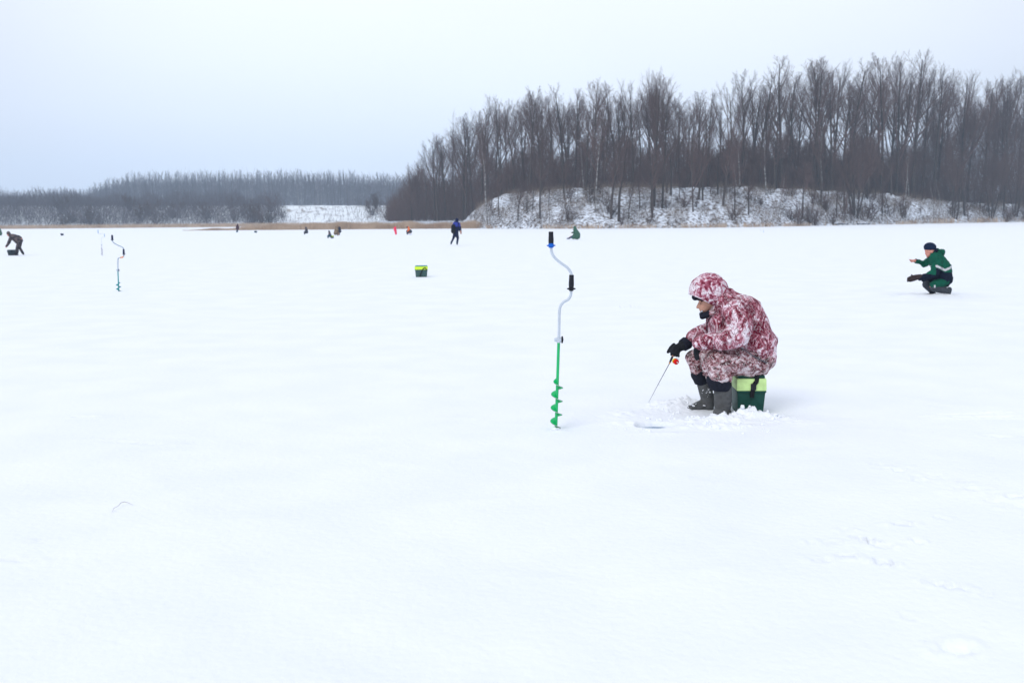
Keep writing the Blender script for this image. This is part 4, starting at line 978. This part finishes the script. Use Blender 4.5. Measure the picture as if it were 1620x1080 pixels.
# ---- walker in blue with a backpack
Wb = Fig(721, 387, 63.5, 'person in blue and navy suit with black backpack walking away across the lake')
BLUEJ = plain('royal_blue_cloth', (.03, .045, .30), .8); DNAVY = plain('dark_navy_cloth', (.006, .012, .05), .8)
b = MB(); Wb.ell(b, (722.8, 348.6, 0), (2.3, 2.3, 3.2)); Wb.caps(b, [((722, 351, 0), (722, 354, 0), 1.5, 1.6), ((721.5, 355, 0), (720.5, 367, 0), 4, 3.4), ((718, 354.5, 0), (716.3, 366, 0), 1.4, 1.1), ((726, 354.5, 0), (728.5, 363, 0), 1.4, 1.2), ((728.5, 363, 0), (729.3, 370, -.1), 1.2, .9),
    ((719.5, 368, 0), (717.5, 376, 0), 2.2, 1.6), ((717.5, 376, 0), (713.8, 385, .1), 1.6, 1.1), ((722, 368, 0), (724, 378, 0), 2.2, 1.6), ((724, 378, 0), (723, 386, 0), 1.5, 1.2)])
blob('body', b, SKIN, Wb.o, vox=.022, it=1)
j = MB(); Wb.ell(j, (722.8, 348.4, 0), (2.9, 2.9, 3.6)); Wb.caps(j, [((721, 354, 0), (722, 356, 0), 4.2, 4.6), ((722, 356, 0), (721, 368, 0), 5, 4.2), ((718.5, 354.5, 0), (716, 361, 0), 2.4, 2.2), ((716, 361, 0), (715.5, 367.5, 0), 2.1, 1.6), ((725.5, 354, 0), (728, 362, 0), 2.5, 2.1), ((728, 362, 0), (729.2, 368.5, 0), 2.0, 1.5)])
blob('jacket', j, [BLUEJ, DNAVY], Wb.o, vox=.03, it=2, wr=.012, ws=6, matfn=lambda p: 0 if (Wb.P(722, 358.6).z < p.z < Wb.P(722, 351.6).z) else 1)
j = MB(); Wb.caps(j, [((719.8, 368, 0), (717.6, 376, 0), 2.9, 2.1), ((717.6, 376, 0), (714.8, 382.5, .05), 2.0, 1.5), ((722.4, 368, 0), (724.2, 377, 0), 2.9, 2.2), ((724.2, 377, 0), (723.4, 383, 0), 2.0, 1.7)]); blob('trousers', j, DNAVY, Wb.o, vox=.03, it=1)
for lst in ([((714.6, 382, .05), (713.6, 385.6, .1), 1.6, 1.3)], [((723.4, 382, 0), (723.2, 385.6, -.05), 1.7, 1.5), ((723.2, 385.8, -.05), (723.6, 386, -.15), 1.3, 1.1)]):
    j = MB(); Wb.caps(j, lst); blob('boot', j, plain('boot_blue_black', (.012, .03, .07), .6), Wb.o, vox=.022, it=1)
j = MB(); Wb.caps(j, [((717.2, 358, -.20), (717, 366, -.22), 3.4, 3.6)]); bp_ = blob('backpack', j, plain('black_pack', (.008, .01, .016), .8), Wb.o, vox=.025, it=2)
MB().ring([Wb.P(725, 352, -.10), Wb.P(725.5, 357, -.18), Wb.P(724, 362, -.16)], [.02, .022, .02], 6).build('shoulder_strap', plain('black_pack', (0, 0, 0)), bp_)

# ---- hooded angler in a green coat, sitting by the hill
Gp = Fig(908, 378.5, 77, 'person hunched in a long hooded green coat, sitting below the hill with boots stretched left')
GRN = plain('dull_green_cape', (.045, .115, .085), .85, .2, 8)
b = MB(); Gp.ell(b, (909, 361, 0), (1.9, 1.8, 2.5)); Gp.caps(b, [((910, 363, 0), (912, 374, 0), 2.5, 3.2), ((911, 375, 0), (903.5, 374, 0), 1.6, 1.3), ((903.5, 374, 0), (898.5, 377.5, 0), 1.2, .9), ((909, 366, -.15), (905, 369, -.2), 1, .8), ((905, 369, -.2), (903.5, 367.6, -.1), .8, .6)]); blob('body', b, SKIN, Gp.o, vox=.025, it=1)
j = MB(); Gp.ell(j, (909.3, 360.8, 0), (2.6, 2.6, 3.4)); Gp.caps(j, [((910, 364, 0), (913, 371, 0), 3.4, 5), ((913, 371, 0), (913.3, 374.2, 0), 5, 4.6), ((911, 370, 0), (906, 375.6, -.1), 3.6, 2.7), ((914.5, 374.8, 0), (908, 376, .0), 3.4, 2.6), ((909, 366, -.15), (905, 368.6, -.2), 1.7, 1.1)])
blob('hooded_coat', j, GRN, Gp.o, vox=.035, it=3, wr=.02, ws=5)
for dd in (-.12, .12):
    j = MB(); Gp.caps(j, [((905, 374.5, dd), (900, 377.2, dd), 1.6, 1.2), ((900, 377.2, dd), (897.2, 377.4, dd), 1.1, .9)]); blob('boot', j, plain('blue_black_boot', (.02, .05, .13), .6), Gp.o, vox=.025, it=1)

# ---- far left: person bending over a box
Lp = Fig(27, 403, 51.2, 'person in dark camouflage bending down over a dark box at the left edge')
DK = ramp_mat('dark_camo', [(.4, (.022, .024, .035)), (.5, (.055, .05, .06)), (.6, (.14, .11, .11))], 9, 4)
b = MB(); Lp.ell(b, (13.4, 370, 0), (2.7, 2.8, 3.6)); Lp.caps(b, [((15, 373, 0), (19, 374.5, 0), 2, 3), ((19, 374.5, 0), (31, 379, 0), 4.2, 4.5), ((17, 376, -.18), (13, 384, -.2), 1.6, 1.3), ((13, 384, -.2), (9, 391, -.2), 1.3, .9), ((17, 376, .18), (14, 384, .2), 1.6, 1.3), ((14, 384, .2), (10, 391, .2), 1.3, .9),
    ((31, 381, -.1), (27.5, 391, -.12), 2.8, 2), ((27.5, 391, -.12), (25.5, 401.5, -.1), 2, 1.4), ((31, 381, .1), (30, 391, .12), 2.8, 2), ((30, 391, .12), (37, 401.5, .1), 2, 1.4)]); blob('body', b, SKIN_R, Lp.o, vox=.02, it=1)
j = MB(); Lp.caps(j, [((16.5, 372.8, 0), (20, 374.8, 0), 3, 4.6), ((20, 374.8, 0), (29, 378, 0), 5, 5.8), ((29, 378, 0), (32, 380.5, 0), 5.8, 4.2), ((17, 375.5, -.2), (13.2, 384, -.22), 2.5, 2.0), ((13.2, 384, -.22), (9.8, 389.6, -.2), 1.9, 1.3), ((18, 375.5, .2), (14.5, 384, .22), 2.5, 2.0), ((14.5, 384, .22), (11, 389.6, .2), 1.9, 1.3), ((22, 378, 0), (27, 383, 0), 3, 3)])
blob('jacket', j, DK, Lp.o, vox=.03, it=2, wr=.012, ws=6)
j = MB(); Lp.ell(j, (13.6, 369.2, 0), (3.1, 3.1, 3.7), -.3); blob('hood', j, DK, Lp.o, vox=.025, it=2, cut=[(Lp.P(12.2, 371.6), Vector((-.6, 0, -.8)))])
j = MB(); Lp.caps(j, [((31.5, 381.5, -.1), (27.8, 391, -.13), 4, 2.8), ((27.8, 391, -.13), (26.2, 399, -.1), 2.7, 2.1), ((31.5, 381.5, .1), (30.3, 391, .13), 4, 2.9), ((30.3, 391, .13), (35.5, 399.2, .1), 2.7, 2.0)]); blob('trousers', j, DK, Lp.o, vox=.03, it=2, wr=.008, ws=7)
for lst in ([((26.2, 398.5, -.1), (25.4, 401.3, -.1), 2.2, 1.9), ((25.4, 401.8, -.1), (22, 402.2, -.12), 1.6, 1.2)], [((35.3, 398.8, .1), (37, 401.5, .1), 2.1, 1.6)]):
    j = MB(); Lp.caps(j, lst); blob('boot', j, plain('dark_boot', (.02, .022, .03), .7), Lp.o, vox=.022, it=1)
g = at(18.5, 401.5, 51.4); fish_box((g.x, 51.55, 0), .47, .30, .29, R(4), dict(body=plain('slate_plastic', (.03, .045, .06), .6), lid=plain('slate_lid', (.035, .055, .075), .6), top=plain('slate_top', (.03, .05, .075), .6), buckle=False), 'dark slate box under the hands of the bending person')
Lg = Fig(-3, 372.5, 128, 'person in dull green coat sitting at the left edge, cut off by the frame')
b = MB(); Lg.ell(b, (-2, 362.2, 0), (1.3, 1.3, 1.6)); Lg.caps(b, [((-2, 363, 0), (-2, 369, 0), 2, 2.6), ((-3, 370, 0), (-8, 369.5, 0), 1.2, 1), ((-8, 369.5, 0), (-9, 372, 0), 1, .8)]); blob('body', b, SKIN, Lg.o, vox=.03, it=1)
j = MB(); Lg.ell(j, (-1.6, 362, 0), (1.7, 1.7, 2)); Lg.caps(j, [((-1, 364, 0), (0, 368, 0), 2.4, 3.1), ((0, 368, 0), (.5, 370, 0), 3.1, 2.8), ((-1, 370, 0), (-5, 370, 0), 2.2, 1.6)]); blob('coat', j, GRN, Lg.o, vox=.04, it=2, wr=.02, ws=5)
j = MB(); Lg.caps(j, [((-7, 369.6, 0), (-9, 371.6, 0), 1.3, 1)]); blob('boot', j, NAVY, Lg.o, vox=.03, it=1)

# ---- small far figures
def far_sitter(px, py, Y, topy, w, cols, label, face=-1, lean=.25):
    """seated/crouching hooded figure: body, coat, trousers; traced width w px"""
    F = Fig(px, py, Y, label); H = py - topy; f = face
    b = MB(); F.ell(b, (px + f * lean * H * .4, topy + H * .14, 0), (H * .085, H * .085, H * .12))
    F.caps(b, [((px + f * lean * H * .3, topy + H * .25, 0), (px, topy + H * .62, 0), H * .1, H * .13), ((px, topy + H * .66, 0), (px + f * w * .45, topy + H * .66, 0), H * .08, H * .07), ((px + f * w * .45, topy + H * .66, 0), (px + f * w * .42, py - 1, 0), H * .06, H * .05),
               ((px + f * H * .05, topy + H * .32, -.15), (px + f * w * .35, topy + H * .55, -.15), H * .05, H * .035)]); blob('body', b, SKIN, F.o, vox=.03, it=1)
    j = MB(); F.ell(j, (px + f * lean * H * .38, topy + H * .14, 0), (H * .115, H * .115, H * .14))
    F.caps(j, [((px + f * lean * H * .2, topy + H * .33, 0), (px - f * w * .04, topy + H * .66, 0), w * .26, w * .36), ((px, topy + H * .36, -.15), (px + f * w * .34, topy + H * .56, -.18), H * .085, H * .055)]); blob('coat', j, cols[0], F.o, vox=.035, it=2, wr=.015, ws=6)
    j = MB(); F.caps(j, [((px, py - H * .30, -.1), (px + f * w * .42, py - H * .30, -.1), H * .11, H * .1), ((px + f * w * .42, py - H * .3, -.1), (px + f * w * .40, py - H * .08, -.1), H * .09, H * .07), ((px, py - H * .28, .1), (px + f * w * .36, py - H * .28, .1), H * .11, H * .1), ((px + f * w * .36, py - H * .28, .1), (px + f * w * .34, py - H * .08, .1), H * .09, H * .07)]); blob('trousers', j, cols[1], F.o, vox=.03, it=1)
    return F
MAR = plain('maroon_cloth', (.05, .018, .028), .85); DGR = plain('charcoal_cloth', (.035, .042, .06), .85); SLATE = plain('slate_cloth', (.06, .062, .08), .85)
TANC = ramp_mat('tan_camo', [(.4, (.12, .085, .06)), (.6, (.26, .19, .13))], 5, 3); REDS = plain('red_suit', (.80, .03, .10), .8, .1, 6); ORJ = plain('orange_cloth', (.85, .16, .03), .8)
PTEAL = plain('petrol_boot', (.015, .07, .11), .7)
# standing man in maroon
F = Fig(375.6, 367.8, 148, 'person in dark maroon coat standing alone in front of the reed bed')
b = MB(); F.ell(b, (375.8, 355.6, 0), (.9, .9, 1.2)); F.caps(b, [((375.8, 357, 0), (375.6, 362, 0), 1.3, 1.2), ((375.6, 362, 0), (375, 367, 0), .8, .6)]); blob('body', b, SKIN, F.o, vox=.04, it=1)
j = MB(); F.ell(j, (375.8, 355.6, 0), (1.2, 1.2, 1.4)); F.caps(j, [((375.7, 358, 0), (375.7, 362, 0), 2.2, 2.3), ((374.2, 358.6, 0), (373.6, 362, -.1), .9, .8), ((377.2, 358.6, 0), (377.8, 362, -.1), .9, .8)]); blob('coat', j, MAR, F.o, vox=.045, it=2)
for dx in (-.7, .6): j = MB(); F.caps(j, [((375.6 + dx * .6, 363, 0), (375 + dx, 367.2, 0), 1.0, .8)]); blob('leg_of_trousers', j, PTEAL, F.o, vox=.04, it=1)
far_sitter(484.8, 371.2, 1.65 * 1575 / (371.2 - horizon(484.8)), 358.6, 7.4, (DGR, DGR), 'person in charcoal hooded coat sitting hunched alone before the reed bed', -1, .15)
far_sitter(521.8, 377, 1.65 * 1575 / (377 - horizon(521.8)), 364.2, 7.5, (SLATE, PTEAL), 'person in slate grey crouching low, just in front of the person in tan', -1, .25)
# box of the croucher
g = ground(525.6, 377); fish_box((g.x, g.y, 0), .30, .24, .26, .1, dict(body=NAVY, lid=LIME2, top=NAVY, buckle=False), 'small navy box with lime lid behind the crouching grey person')
F = Fig(533.5, 372.5, 1.65 * 1575 / (372.5 - horizon(533)), 'stout person in tan camouflage with dark pack, beside the crouching person')
b = MB(); F.ell(b, (533.2, 357.8, 0), (1.3, 1.3, 1.7)); F.caps(b, [((533, 359.5, 0), (534, 366, 0), 2.4, 2.6), ((535, 367, 0), (535, 371.8, 0), 1.2, .8), ((531, 362, 0), (529, 368, 0), 1, .7)]); blob('body', b, SKIN, F.o, vox=.035, it=1)
j = MB(); F.ell(j, (534, 357.6, 0), (1.9, 1.8, 1.9)); F.caps(j, [((533.5, 360.5, 0), (532.5, 366, 0), 3.6, 3.9), ((531.5, 363, -.1), (529.4, 369.6, -.1), 2.0, 1.8), ((532, 367, 0), (531, 369.6, 0), 3, 2.4)]); blob('coat', j, TANC, F.o, vox=.04, it=2, wr=.015, ws=5)
j = MB(); F.caps(j, [((534.2, 367, 0), (534.2, 372, 0), 1.5, 1.0), ((536.5, 366, .1), (536.8, 371, .1), 1.6, 1.1)]); blob('trousers', j, plain('grey_brown_cloth', (.09, .08, .08), .85), F.o, vox=.035, it=1)
j = MB(); F.caps(j, [((537, 360.5, -.15), (538, 366, -.12), 2.0, 2.2)]); blob('backpack', j, plain('navy_pack', (.018, .022, .045), .8), F.o, vox=.035, it=2)
# red
F = Fig(625.5, 371, 1.65 * 1575 / (371 - horizon(625)), 'small person in bright red snowsuit standing at the edge of the reed bed')
b = MB(); F.ell(b, (625.8, 359.4, 0), (1.1, 1.1, 1.3)); F.caps(b, [((625.3, 361, 0), (626, 367, 0), 1.5, 1.3), ((626, 367, 0), (626.3, 370.6, 0), 1, .7)]); blob('body', b, SKIN, F.o, vox=.03, it=1)
j = MB(); F.ell(j, (625.6, 359.6, 0), (1.5, 1.4, 1.5)); F.caps(j, [((624.8, 361.6, 0), (625.6, 365.4, 0), 2.3, 2.2), ((623.6, 361.2, 0), (624.4, 365, -.1), 1, .9), ((625.7, 366, -.05), (626.1, 370, -.05), 1.5, 1.4), ((626.2, 366, .05), (626.9, 370, .05), 1.5, 1.2)]); blob('snowsuit', j, REDS, F.o, vox=.035, it=2, wr=.01, ws=6)
# orange and navy
F = far_sitter(647.2, 371.6, 1.65 * 1575 / (371.6 - horizon(647)), 358.2, 7.2, (ORJ, DGR), 'person with orange shoulders and dark trousers sitting on a white box by the reed bed', -1, .25)
j = MB(); F.ell(j, (644.6, 359.4, 0), (1.5, 1.4, 1.4)); blob('dark_hat', j, DGR, F.o, vox=.03, it=1)
j = MB(); F.caps(j, [((645.5, 366, 0), (649, 366, 0), 2.9, 3.0)]); blob('coat_skirt', j, DGR, F.o, vox=.035, it=1)
g = ground(648.6, 371.6); fish_box((g.x, g.y + .1, 0), .38, .28, .30, .05, dict(body=plain('white_plastic', (.62, .67, .74), .5), lid=plain('white_lid', (.6, .66, .74), .5), top=plain('white_top', (.6, .66, .74), .5), buckle=False), 'white box under the seated person with orange shoulders')
# small boxes and bags lying far out
for (px, py, w, h, mt_, lb) in ((98.3, 372.6, .33, .27, plain('dark_navy_plastic', (.012, .022, .06), .6), 'small dark navy box alone on the ice between bending person and augers'), (404.6, 368.2, .40, .26, plain('dark_teal_plastic', (.01, .05, .07), .6), 'small dark teal box on the ice right of the standing maroon person')):
    g = ground(px, py); fish_box((g.x, g.y, 0), w, .3, h, .2, dict(body=mt_, lid=mt_, top=mt_, buckle=False), lb)
# planks at the shore
for (c0, c1, py) in ((1324, 1342, 354.0), (1355, 1376, 353.8)):
    Yd = hshore((c0 + c1) / 2) - 1.2; a = at(c0, py, Yd); b_ = at(c1, py - .3, Yd); a.z = .22; b_.z = .22
    q = MB(); q.box((a + b_) / 2, ((b_ - a).length, .5, .14), None, 1, .02)
    for t_ in (.1, .5, .9): q.ring([a.lerp(b_, t_) - Vector((0, 0, .4)), a.lerp(b_, t_) + Vector((0, 0, .02))], [.06, .06], 8)
    tag(q.build('jetty', plain('wet_plank', (.06, .07, .10), .8)), 'dark plank jetty at the waterline left of the fanned trunks' if c0 < 1350 else 'dark plank jetty at the waterline below the fanned trunks', 'jetty')
# bent dry stalk in the foreground snow
q = [(177.5, 813, 0), (180, 808, .004), (187, 805.5, .008), (192, 801, .012), (197, 800, .014), (203, 800.6, .010), (210, 801.8, .003)]
st = MB(); st.ring([ground(a, b_) + Vector((0, 0, z + .012)) for a, b_, z in q], [.0006, .0010, .0014, .0017, .0018, .0016, .0007], 6)
tag(st.build('dry_stalk', plain('dry_stalk', (.38, .35, .36), .8)), 'thin bent dry stalk lying on the foreground snow', 'stalk')

# ---------------------------------------------------------------- haze
hz = MB(); hz.box((0, 400, 27), (1800, 1000, 58)); ho_ = hz.build('haze', [], None, False); ho_.data.materials.clear()
mt = bpy.data.materials.new('haze'); mt.use_nodes = True; t = mt.node_tree; t.nodes.clear()
pv = t.nodes.new('ShaderNodeVolumePrincipled'); pv.inputs['Color'].default_value = (.66, .83, 1, 1); pv.inputs['Density'].default_value = .00048; pv.inputs['Anisotropy'].default_value = .2
om = t.nodes.new('ShaderNodeOutputMaterial'); t.links.new(pv.outputs[0], om.inputs['Volume']); ho_.data.materials.append(mt)
tag(ho_, 'thin winter haze over the lake', kind='stuff')
